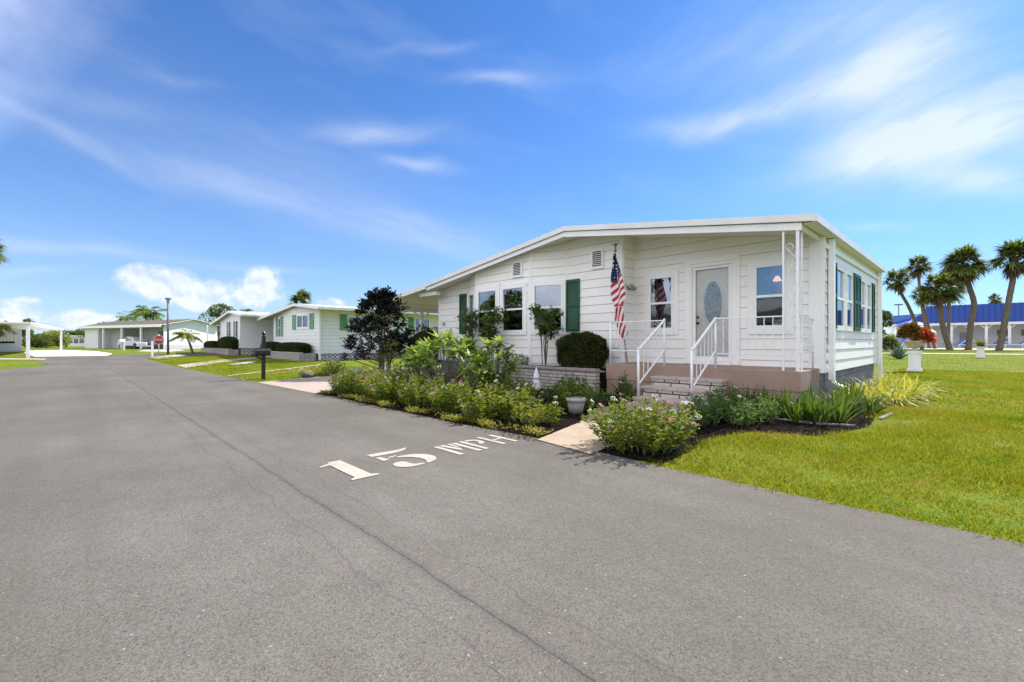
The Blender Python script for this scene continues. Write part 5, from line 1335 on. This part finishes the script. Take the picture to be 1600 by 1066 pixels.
m=MB(); m.xf=XL4; m.add([(-.3,-.4,2.08),(9.3,-.4,2.08),(9.3,2.5,2.75),(-.3,2.5,2.75),(-.3,5.4,2.08),(9.3,5.4,2.08)],[(0,1,2,3),(3,2,5,4),(0,3,4)]); m.build('roof',MAT['metal_roof_white'],lh)
for u in (.4,2.6):
    m=MB(); m.xf=XL4
    for k in range(9): m.bar((u+k*.19,-.02,1.75),(u+k*.19,-.5,.95),.17,.02)
    m.build('awning',whitem,lh)
    m=MB(); m.xf=XL4; m.box(u,u+1.6,-.02,.0,.8,1.7); m.build('window',pane_far,lh)
x,y=DL(118,84); fh=thing('house','small far white house with three dark windows between canopy and end house','house',(x,y,.32))
fd=Vector((*DL(131,84),0))-Vector((*DL(104,84),0)); fl_=fd.length; fd.normalize(); fo_=Vector((*DL(104,84),.32)); fnn=Vector((fd.y,-fd.x,0))
def XF(p): return fo_+fd*p.x-fnn*p.y+Vector((0,0,p.z)) if fnn.dot(-fo_)>0 else fo_+fd*p.x+fnn*p.y+Vector((0,0,p.z))
m=MB(); m.xf=XF; m.box(-1,fl_+1,0,4,0,1.75); m.build('wall',siding2,fh)
m=MB(); m.xf=XF; m.box(-1.3,fl_+1.3,-.3,4.3,1.75,2.0); m.build('roof',MAT['metal_roof_white'],fh)
for k in range(3):
    m=MB(); m.xf=XF; m.box(.3+k*1.05,1.1+k*1.05,-.03,0,.55,1.4); m.build('window',pane_far,fh)
# ------------------------------------------------------------------ trees
lf_palm=LEAF('leaf_fan_palm',(.06,.095,.02),(.20,.23,.065),.33)
lf_palmd=LEAF('leaf_dead_frond',(.09,.065,.035),(.17,.12,.06),.1)
lf_feather=LEAF('leaf_feather_palm',(.07,.13,.03),(.17,.24,.06),.35)
lf_tree=LEAF('leaf_tree',(.04,.07,.014),(.14,.17,.035),.3)
lf_ytree=LEAF('leaf_light_tree',(.12,.17,.02),(.28,.30,.06),.35)
def fan_crown(parent,c,rad,nf,blades=18,skirt=10):
    lv=LV(); c=np.array(c)
    for i in range(nf+skirt):
        dead=i>=nf
        az=random.uniform(0,6.283); el=random.uniform(-.55,1.35) if not dead else random.uniform(-1.3,-.75)
        d=np.array([math.cos(az)*math.cos(el),math.sin(az)*math.cos(el),math.sin(el)])
        pl_=rad*random.uniform(.35,.55)*(1 if not dead else .5); hub=c+d*pl_+np.array([0,0,-.12*rad*(1-d[2])*.5])
        lv.straps([c],[hub-c],np.linalg.norm(hub-c),.05*rad,.0,2,1)
        sd=np.cross(d,[0,0,1]); sd/=max(1e-6,np.linalg.norm(sd)); up=np.cross(sd,d)
        th=np.linspace(-1.9,1.9,blades); tw=random.uniform(-.5,.5)
        sd2=sd*math.cos(tw)+up*math.sin(tw)
        bd=d[None]*np.cos(th)[:,None]+sd2[None]*np.sin(th)[:,None]+up[None]*.18*rng.normal(0,1,blades)[:,None]
        lv.straps(np.tile(hub,(blades,1)),bd,rad*rng.uniform(.40,.60,blades)*(1-.18*np.abs(th)/1.9),rad*.075,rng.uniform(.15,.5,blades),3,1 if dead else 0)
    return lv.build('crown',[lf_palm,lf_palmd],parent)
def trunk(parent,pts,r0,r1,mat=None,boots=True):
    P=[Vector(p) for p in pts]; out=[]
    n=26
    def cat(i,t):
        p0=P[max(i-1,0)];p1=P[i];p2=P[min(i+1,len(P)-1)];p3=P[min(i+2,len(P)-1)]
        return .5*((2*p1)+(p2-p0)*t+(2*p0-5*p1+4*p2-p3)*t*t+(3*p1-p0-3*p2+p3)*t**3)
    for k in range(n+1):
        f=k/n*(len(P)-1); i=min(int(f),len(P)-2); out.append(cat(i,f-i))
    rr=[r0*1.25 if k==0 else (r0+(r1-r0)*k/n)*(1+.06*(k%2)) for k in range(n+1)]
    if boots:
        for k in range(n-4,n+1): rr[k]*=1.25+.12*(k-(n-4))
    m=MB(); m.tube(out,rr,9); return m.build('trunk',mat or barkpalm,parent,True)
def fan_palm(label,D,pix,rad,r=.17,nf=30,group=None,base=None,skirt=10,name='fan_palm'):
    pts=[]
    for i,(x,y) in enumerate(pix):
        X,Y=DL(x,D); z=CAMH-(y-HY)*D/F
        if i==0: z=terr(X,Y)-.05
        pts.append((X,Y,z))
    t=thing(name,label,'palm tree',(pts[0][0],pts[0][1],terr(pts[0][0],pts[0][1])),group)
    trunk(t,pts,r,r*.85); fan_crown(t,pts[-1],rad*.90,int(nf*1.35),20,skirt); return t
fan_palm('leaning fan palm nearest the white home, its trunk curving out to a small crown',45.4,[(1441,552),(1433,512),(1420,480),(1408,458),(1403,437)],1.75,.15)
fan_palm('slim fan palm with a high crown behind the leaning palm',56,[(1452,549),(1444,500),(1438,460),(1434,416)],2.0,.16)
fan_palm('short fan palm with low crown and thin tilted trunk',52,[(1461,549),(1452,515),(1444,485),(1440,462)],1.65,.15)
fan_palm('fan palm with broad low crown and thick tilted trunk before the blue roof',43.5,[(1485,554),(1476,520),(1470,492),(1466,452)],2.3,.23,34)
fan_palm('straight slim fan palm with crown merging into the broad low one',50,[(1481,550),(1482,510),(1483,480),(1484,447)],2.1,.17)
fan_palm('tall fan palm with a bent trunk and the biggest full crown',45,[(1513,553),(1517,505),(1522,475),(1514,446),(1506,412)],2.65,.24,42,skirt=16)
fan_palm('tall fan palm at the edge of the group, trunk sweeping up toward the frame side',43.4,[(1561,555),(1569,508),(1577,466),(1584,428),(1584,402)],2.45,.24,40,skirt=16)
fan_palm('distant fan palm crown showing above the blue roof',110,[(1553,545),(1553,500),(1553,468)],2.3,.2,20,skirt=4)
def feather_palm(label,D,pix,rad,nf=16,r=.12,wind=(0,0,0),mat=None,el=(-.2,1.3),droop=.75):
    pts=[]
    for i,(x,y) in enumerate(pix):
        X,Y=DL(x,D); z=CAMH-(y-HY)*D/F
        if i==0: z=terr(X,Y)-.05
        pts.append((X,Y,z))
    t=thing('feather_palm',label,'palm tree',(pts[0][0],pts[0][1],terr(pts[0][0],pts[0][1])))
    trunk(t,pts,r,r*.7,None,False); lv=LV(); c=np.array(pts[-1]); w=np.array(wind)
    for i in range(nf):
        az=random.uniform(0,6.283);e=random.uniform(*el); d=np.array([math.cos(az)*math.cos(e),math.sin(az)*math.cos(e),math.sin(e)])+w; d/=np.linalg.norm(d)
        K=13; s=np.linspace(.08,1,K); p=c+d*(rad*s)[:,None]; p[:,2]-=droop*rad*s*s*.6
        tang=np.gradient(p,axis=0); tang/=np.linalg.norm(tang,axis=1,keepdims=True)
        sd=np.cross(tang,[0,0,1]); sd/=np.maximum(np.linalg.norm(sd,axis=1,keepdims=True),1e-6)
        for sg in (-1,1):
            dd=tang*.6+sg*sd*.75+np.array([0,0,-.35])+w*.4+rng.normal(0,.08,(K,3))
            lv.straps(p,dd,rad*.36*(1-.45*np.abs(s-.5)*2*.8),rad*.055,.25,3,0)
        lv.leaves(p[:-1],np.diff(p,axis=0),np.linalg.norm(np.diff(p,axis=0),axis=1)*1.15,rad*.03,0)
    lv.build('crown',mat or lf_feather,t); return t
feather_palm('small yellowing palm on the lawn in front of the gabled wall',33.5,[(302,555),(299,545),(296,536),(291,524)],.95,26,.09,mat=LEAF('leaf_yellowing',(.07,.13,.02),(.30,.28,.05),.35))
rg=np.array([sa,ca,0])
feather_palm('windswept palm above the brown roof, nearer the street lamp',70,[(240,548),(240,520),(239,490)],2.6,18,.2,tuple(-rg*.55))
feather_palm('windswept palm with dark trunk left of the lamp-side palm',72,[(229,548),(229,520),(228,488)],2.3,14,.2,tuple(-rg*.75))
feather_palm('low windswept palm behind the brown roof carport end',74,[(197,548),(197,520),(196,497)],2.2,16,.2,tuple(rg*.35))
feather_palm('palm with yellow tipped fronds at the frame edge by the slatted awnings',27,[(-7,556),(-7,530),(-6,512)],.95,16,.09,mat=MAT['leaf_yellowing'])
fan_palm('fan palm whose crown tips reach in at the frame edge above the street',30,[(-30,565),(-29,480),(-28,394)],1.75,.18,36,skirt=2)
fan_palm('fan palm rising behind the ridge of the pale green shuttered home',46,[(474,550),(474,505),(473,473)],1.9,.2,30,skirt=2)
def leafy_tree(label,D,x,ytop,ybase_,wpx,mat,n=2600,ll=.35,name='tree',cat='tree',blobs=7):
    X,Y=DL(x,D); z0=terr(X,Y); zt=CAMH-(ytop-HY)*D/F; rad=wpx/2*D/F; t=thing(name,label,cat,(X,Y,z0)); lv=LV(); o=np.array((X,Y,0))
    hgt=zt-z0; cz=z0+hgt*.62; bl=[]
    for i in range(blobs):
        a=random.uniform(0,6.28); bl.append((o+np.array([math.cos(a)*rad*.55,math.sin(a)*rad*.55,cz+random.uniform(-.25,.22)*hgt]),rad*random.uniform(.45,.62)))
    st=[]
    for c,r in bl:
        k=n//blobs; d=rdir(k,-.8,1); c=c.copy(); c[2]=min(c[2],zt-r*.7)
        rr=r*(1-np.abs(rng.normal(0,.16,k))); p=c+d*rr[:,None]*np.array([1,1,.75])
        lv.leaves(p,d+rng.normal(0,.8,(k,3)),ll*rng.uniform(.6,1.2,k),ll*.5*rng.uniform(.7,1.2,k),0,.15,.1)
        st.append([np.array([X,Y,z0+hgt*.25]),(c+np.array([X,Y,z0+hgt*.3]))/2,c])
    lv.build('crown',mat,t)
    m=MB(); m.tube([(X,Y,z0-.05),(X+.05,Y,z0+hgt*.3),(X,Y,cz)],[rad*.12,rad*.09,rad*.05],7)
    for s in st: m.tube(s,[rad*.06,rad*.04,rad*.02],5)
    m.build('trunk',barkm,t); return t
leafy_tree('olive green tree directly behind the rear corner post of the white home',42,1374,478,548,34,lf_tree,3200,.22)
leafy_tree('round dark treetop rising behind the slatted awning house',80,37,494,540,22,lf_tree,1400,.4)
leafy_tree('broad dark tree behind the far carport end of the low house',85,147,503,540,40,lf_tree,1800,.4)
leafy_tree('dark round tree behind the home with grey shutters, nearer the street',58,343,471,540,48,lf_tree,2600,.3)
leafy_tree('lower dark tree behind the home with grey shutters',60,376,476,540,36,lf_tree,1800,.3)
for i,(x,yt,w,lab) in enumerate(((98,517,50,'far dark hedge-like tree behind the canopy post'),(125,518,30,'far low dark tree above the small far house'))):
    leafy_tree(lab,95,x,yt,540,w,lf_tree,1200,.5)
bush('hedge_bush','bright yellow-green bush seen between the canopy posts','bush',(*DL(85,62),.3),2.4,1.5,1.05,1500,.3,.15,lf_ytree,True,2.2,lump=.2)
bush('hedge_bush','dark green bush under the canopy behind the slim posts','bush',(*DL(58,56),.3),2.0,1.2,.8,1200,.28,.14,lf_tree,True,2.2,lump=.2)
bush('hedge_bush','light green bush beside the rear corner of the white home','bush',(*DL(1389,38),.25),.75,.6,.75,900,.16,.08,lf_ytree,True,2.0,lump=.25,jit=.15)
# two palms across the street, seen mirrored in the bay window
for (X,Y,h,lab) in ((-13.5,-9.5,6.2,'fan palm across the street, mirrored in the bay window glass'),(-16.5,-8.2,5.2,'shorter fan palm across the street, mirrored in the bay window glass')):
    t=thing('fan_palm',lab,'palm tree',(X,Y,0)); trunk(t,[(X,Y,0),(X+.15,Y,h*.5),(X,Y,h)],.2,.17); fan_crown(t,(X,Y,h),2.2,34,18,8)

# home and trees across the street: what the window glass mirrors
ah=thing('mobile_home','white mobile home across the street, mirrored in the porch windows','house',(-10,-14,0))
wa=Wall((-4,-9.5),(-17,-9.5),True)
wa=Wall((-17,-9.5),(-4,-9.5),True)
ow=[double_hung(ah,wa,u,u+1.0,1.3,2.4,.06,mats=(pane_far,pane_far)) for u in (1.5,4.5,8.0,10.8)]
m=MB(); lap_siding(m,wa,lambda u:2.95,.4,ow); m.box(-17,-4,-18,-9.62,.4,2.95); m.build('wall',[siding2,MAT['neighbour_lap_shade']],ah)
m=MB(); m.prismy([(-17.4,2.9),(-3.6,2.9),(-10.5,3.7)],-18.4,-9.0); m.build('roof',roofmat,ah)
for (X,Y,r_,h_,lab) in ((-21,-10,2.2,4.6,'dense dark tree across the street, mirrored beside the palms in the bay window'),(-27,-9,2.6,5.4,'broad dark tree across the street, mirrored at the edge of the bay window')):
    t=thing('tree',lab,'tree',(X,Y,0)); lv=LV(); k=2400; d=rdir(k,-.8,1); c=np.array([X,Y,h_*.55]); p=c+d*np.array([r_,r_,h_*.42])*(1-np.abs(rng.normal(0,.2,k)))[:,None]; lv.leaves(p,d+rng.normal(0,.8,(k,3)),.4,.22,0); lv.build('crown',lf_tree,t)
    m=MB(); m.tube([(X,Y,0),(X+.1,Y,h_*.6)],[.2,.1],7); m.build('trunk',barkm,t)
# ------------------------------------------------------------------ garden urns and clubhouse on the right
def urn_pedestal(label,x,y,z,s,urn=True):
    t=thing('pedestal',label,'pedestal',(x,y,z)); m=MB()
    h=.78*s;w=.145*s
    m.xf=lambda p: Vector((x,y,z))+Matrix.Rotation(R(45),3,'Z')@p
    for a,b,c,d in ((w*1.15,0,.09,1),(w*1.05,.09,.13,1),(w*.92,.13,.64,1),(w*1.0,.64,.68,1),(w*1.14,.68,.74,1),(w*1.05,.74,.78,1)): m.box(-a,a,-a,a,b*s,c*s)
    m.xf=None
    if urn: pass
    return t,m
x,y=G(1429,580.5); z=terr(x,y)
t,m=urn_pedestal('white moulded pedestal carrying the wide flower urn on the lawn',x,y,z,.98); m.build('plinth',whitem,t,bevel=.01)
u=thing('garden_urn','wide shallow ribbed stone urn on the white pedestal','urn',(x,y,z+.765))
zz=z+.765; m=MB(); N=36; pr=[(.10,0),(.11,.03),(.06,.06),(.065,.08),(.16,.13),(.26,.24),(.30,.33),(.325,.335),(.325,.37),(.29,.37),(.27,.33)]
vs=[];
for r,h in pr:
    for j in range(N): 
        k=1+(.05 if (j//2)%2 else -.02)*(1 if .1<h<.33 and r>.1 else 0); vs.append((x+r*k*math.cos(2*math.pi*j/N),y+r*k*math.sin(2*math.pi*j/N),zz+h))
m.add(vs,[(i*N+j,i*N+(j+1)%N,(i+1)*N+(j+1)%N,(i+1)*N+j) for i in range(len(pr)-1) for j in range(N)]+[tuple(range(N-1,-1,-1))]); m.build('bowl',M('urn_stone',(.50,.46,.38),.85,.12,6,.2,40),u,True)
lv=LV(); o=np.array((x,y,zz+.36)); n=1500; d=rdir(n,-.05,1); side_=np.array([sa,ca,0]); q=d@side_
p=o+d*np.array([.40,.40,.48])*rng.uniform(.5,1.05,n)[:,None]+np.array([0,0,.05])+side_*(.16*(q>.1)-.06*(q<0))[:,None]; p[:,2]+=np.where(q<0,.12,-.05)
mi=np.where(q+rng.normal(0,.22,n)>.12,1,0)
fp_=thing('urn_plant','bronze and scarlet leafy plant overflowing the wide stone urn','plant',tuple(o))
for k_ in (0,1): 
    s=mi==k_; lv.leaves(p[s],d[s]+rng.normal(0,.6,(s.sum(),3)),rng.uniform(.09,.16,s.sum()),rng.uniform(.035,.06,s.sum()),k_,.2,.2)
s=rng.random(n)<.3; lv.leaves(p[s],d[s]+rng.normal(0,.6,(s.sum(),3)),.13,.045,2,.2,.2)
lv.build('foliage',[LEAF('leaf_croton',(.07,.09,.012),(.20,.10,.02),.3),fl_red,LEAF('leaf_croton_dark',(.06,.015,.01),(.13,.04,.015),.2)],fp_)
x,y=G(1532,559.5); z=terr(x,y)
t,m=urn_pedestal('plain white pedestal with a green plant farther back on the lawn',x,y,z,.86); m.build('plinth',whitem,t,bevel=.01)
rosette('urn_plant','green and yellow spiky plant on the farther white pedestal','plant',(x,y,z+.67),60,.62,.09,LEAF('leaf_croton_green',(.06,.12,.02),(.22,.2,.03),.3),(.1,1.4),.35,4,.12)
x,y=G(1405,561); z=terr(x,y)
rosette('agave','blue-green agave on the lawn beside the flower urn','plant',(x,y,z),46,1.05,.13,LEAF('leaf_agave',(.05,.10,.075),(.12,.19,.14),.05),(.35,1.45),.12,4,.12)
# clubhouse
cb=thing('clubhouse','long white clubhouse with a steep royal blue metal mansard roof and a columned porch','building',(6,90,.32))
m=MB(); m.box(-8.5,34,87,100,.3,3.6); m.build('wall',M('club_wall',(.66,.66,.65),.6,.04,1),cb)
m=MB(); 
x0,x1=-5.2,36
m.add([(x0,84.0,3.62),(x1,84.0,3.62),(x1,85.4,6.05),(x0+.0,85.4,6.05),(x1,100,6.05),(x0,100,6.05),(x0,100,3.62)],[(0,1,2,3),(3,2,4,5),(0,3,5,6)])
m.add([(-9.6,86.5,3.62),(-5.2,86.5,3.62),(-5.2,88,5.2),(-9.0,88,5.0),(-9.0,100,5.0),(-5.2,100,5.2),(-9.6,100,3.62)],[(0,1,2,3),(3,2,5,4),(0,3,4,6)])
rf=m.build('roof',blueroof,cb)
m=MB()
xx=x0
while xx<x1: m.bar((xx,83.97,3.66),(xx,85.36,6.06),.05,.05); xx+=.55
m.build('roof_seam',M('blue_seam',(.006,.03,.25),.45,.05,1),rf)
m=MB(); m.box(-9.8,x1,83.6,87,3.30,3.60); m.build('porch_beam',M('club_trim',(.70,.69,.64),.6,.04,1),cb)
for xx in (-8.6,-5.0,-2.6,-.9,.6,2.6,4.6,7.5,10.5,14):
    m=MB(); m.box(xx-.13,xx+.13,83.8,84.06,.3,3.3); p_=m.build('column',whitem,cb)
    m=MB(); m.bar((xx,83.93,2.75),(xx+.55,83.93,3.28),.1,.1); m.bar((xx,83.93,2.75),(xx-.55,83.93,3.28),.1,.1); m.build('brace',whitem,p_)
for k,xx in enumerate((-6.6,-3.6,1.6,3.7,6.2)):
    m=MB(); m.box(xx,xx+1.0,86.95,86.99,1.9,2.7); m.build('window',M('club_window',(.16,.14,.10),.3,.2,3),cb)
for k,xx in enumerate((-1.9,5.2)):
    m=MB(); m.box(xx,xx+.95,86.95,86.99,.35,2.4); m.build('door',M('club_door',(.34,.33,.31),.5,.06,2),cb)
# pool furniture
def lounger(loc,rz):
    t=thing('lounge_chair','blue sling lounge chair on a white frame along the pool terrace','lounger',(0,0,0),'blue loungers on the pool terrace')
    m=MB(); 
    for sy in (-.3,.3): m.bar((-.9,sy,.36),(.35,sy,.36),.05,.05); m.bar((.35,sy,.36),(.95,sy,.85),.05,.05)
    m.build('frame',whitem,t)
    m=MB(); m.bar((-.9,0,.40),(.35,0,.40),.56,.04); m.build('seat',bluecl,t)
    m=MB(); m.bar((.35,0,.41),(.95,0,.90),.56,.04); m.build('backrest',bluecl,t)
    for sx in (-.75,.45):
        for sy in (-.3,.3): 
            m=MB(); m.bar((sx,sy,0),(sx,sy,.36),.045,.045); m.build('leg',whitem,t)
    t.location=loc; t.rotation_euler=(0,0,rz); return t
L0=None
for (px,D) in ((1490,58),(1497,59),(1504,57.5),(1546,57),(1554,58),(1585,55),(1592,56),(1383,43),(1396,44)):
    X,Y=DL(px,D); 
    if L0 is None: L0=lounger((X,Y,terr(X,Y)+.015),R(30)); c=L0
    else: c=copy_tree(L0); c.location=(X,Y,terr(X,Y)+.015); c.rotation_euler=(0,0,R(random.uniform(10,60)))
    c.scale=(1.25,1.25,1.25)
X,Y=DL(1437,60); z=terr(X,Y)
tn=thing('shade_tent','white peaked shade tent on slim poles before the blue roof','tent',(X,Y,z)); m=MB(); m.add([(X-1.6,Y-1.6,2.35),(X+1.6,Y-1.6,2.35),(X+1.6,Y+1.6,2.35),(X-1.6,Y+1.6,2.35),(X,Y,3.7)],[(0,1,4),(1,2,4),(2,3,4),(3,0,4),(3,2,1,0)]); m.build('canopy',M('tent_white',(.75,.75,.76),.7,.03,2),tn)
for a in (-1.55,1.55):
    for b in (-1.55,1.55): m=MB(); m.tube([(X+a,Y+b,z),(X+a,Y+b,2.36)],.04,6); m.build('pole',whitem,tn)
X,Y=DL(1424,58); z=terr(X,Y)
um=thing('parasol','blue cantilever parasol with white struts left of the shade tent','parasol',(X,Y,z)); m=MB(); m.lathe([(1.7,3.15),(1.2,3.45),(.05,3.85)],(X,Y,0),10); m.build('canopy',M('parasol_blue',(.02,.08,.4),.6,.05,2),um)
m=MB(); m.tube([(X,Y,z),(X,Y,3.9)],.05,6); m.bar((X,Y,3.9),(X+.9,Y,4.9),.08,.08); m.build('pole',whitem,um)
X,Y=DL(1404,70); z=terr(X,Y)
pl_=thing('lamp_post','tall thin lamp post with flat head above the left end of the blue roof','lamp post',(X,Y,z)); zt_=CAMH-(477-HY)*70/F; m=MB(); m.tube([(X,Y,z),(X,Y,zt_)],.09,6); m.build('pole',M('pole_light',(.3,.31,.33),.5,.05,4),pl_); m=MB(); m.box(X-.5,X+.5,Y-.2,Y+.2,zt_-.02,zt_+.16); m.build('lamp_head',greym,pl_)

# ------------------------------------------------------------------ grass blades (uncountable)
lf_grass=LEAF('grass_blade',(.115,.172,.012),(.345,.335,.030),.42,(1.2,1.15,.6),.7,.04)
lf_grass2=LEAF('grass_blade_green',(.045,.13,.010),(.14,.25,.018),.42,(1.2,1.2,.6),.7,.04)
lf_grass3=LEAF('grass_blade_dry',(.30,.26,.05),(.46,.36,.10),.35,(1.1,1.0,.6),.8,.04)
_k=[(random.uniform(0,6.28),random.uniform(0,6.28)) for _ in range(40)]
def pnz(x,y,f,o=0):
    v=0
    for i in range(8):
        a,p=_k[(i+o)%40]; fr=f*(.6+.25*i); v=v+np.sin((x*math.cos(a)+y*math.sin(a))*fr+p*3+1.3*np.sin((x*math.sin(a)-y*math.cos(a))*fr*.7+p))/(1+.25*i)
    return v/3.2
def grass(polys_in,excl,n,hmin,hmax,wd,roadgap=True):
    x0,x1,y0,y1=polys_in; x=rng.uniform(x0,x1,n); y=rng.uniform(y0,y1,n)
    k=np.ones(n,bool)
    if roadgap: k&= y>road_edge(x)-.02+.05*pnz(x,y,9,3)+rng.normal(0,.03,n)
    ox=.16*pnz(x,y,6,5)+rng.normal(0,.07,n); oy=.16*pnz(x,y,7,9)+rng.normal(0,.07,n)
    for e in excl: k&=~inpoly(x+ox,y+oy,e)
    k&= (pnz(x,y,5.5,13)+rng.normal(0,.45,n))>-.55
    return x[k],y[k],rng.uniform(hmin,hmax,k.sum())*(1+.35*pnz(x[k],y[k],3,21)),np.full(k.sum(),wd)
HOUSE=[(XL-.1,8.9),(XR_+.1,8.9),(XR_+.1,15.7),(XL-.1,15.7)]
P_=[]
P_.append(grass((-2.15,2.3,3.6,10),[BED2,HOUSE,WALK],120000,.025,.062,.006))
P_.append(grass((-2.2,7,6.5,24),[BED2,HOUSE,[(-2.3,3),(2.3,3),(2.3,10),(-2.3,10)]],190000,.03,.06,.011))
P_.append(grass((-8,16,22,56),[],60000,.03,.06,.02,False))
DRV=[(-9.7,3.6),(-13.5,3.5),(-14.6,6.0),(-17.1,9.4),(-17.2,17),(-13.4,17),(-13.4,9.0),(-11.3,6.6)]
P_.append(grass((-36,-13.3,3.2,9),[DRV],52000,.03,.07,.014))
gx=np.concatenate([p[0] for p in P_]);gy=np.concatenate([p[1] for p in P_]);gh=np.concatenate([p[2] for p in P_]);gw=np.concatenate([p[3] for p in P_])
lv=LV(); n=len(gx); d=np.stack([rng.normal(0,.55,n),rng.normal(0,.55,n),np.ones(n)],1)
pv=pnz(gx,gy,1.1,2)+.6*pnz(gx,gy,4.3,7)+rng.normal(0,.35,n); mi_=np.where(pv>.62,1,np.where(pv<-.88,2,0))
for k_ in (0,1,2):
    q_=mi_==k_; lv.leaves(np.stack([gx[q_],gy[q_],terr_np(gx[q_],gy[q_])-.004],1),d[q_],gh[q_]*(1.1 if k_==1 else 1),gw[q_],k_,.1,.15,.35)
lv.build('grass',[lf_grass,lf_grass2,lf_grass3])['kind']='stuff'
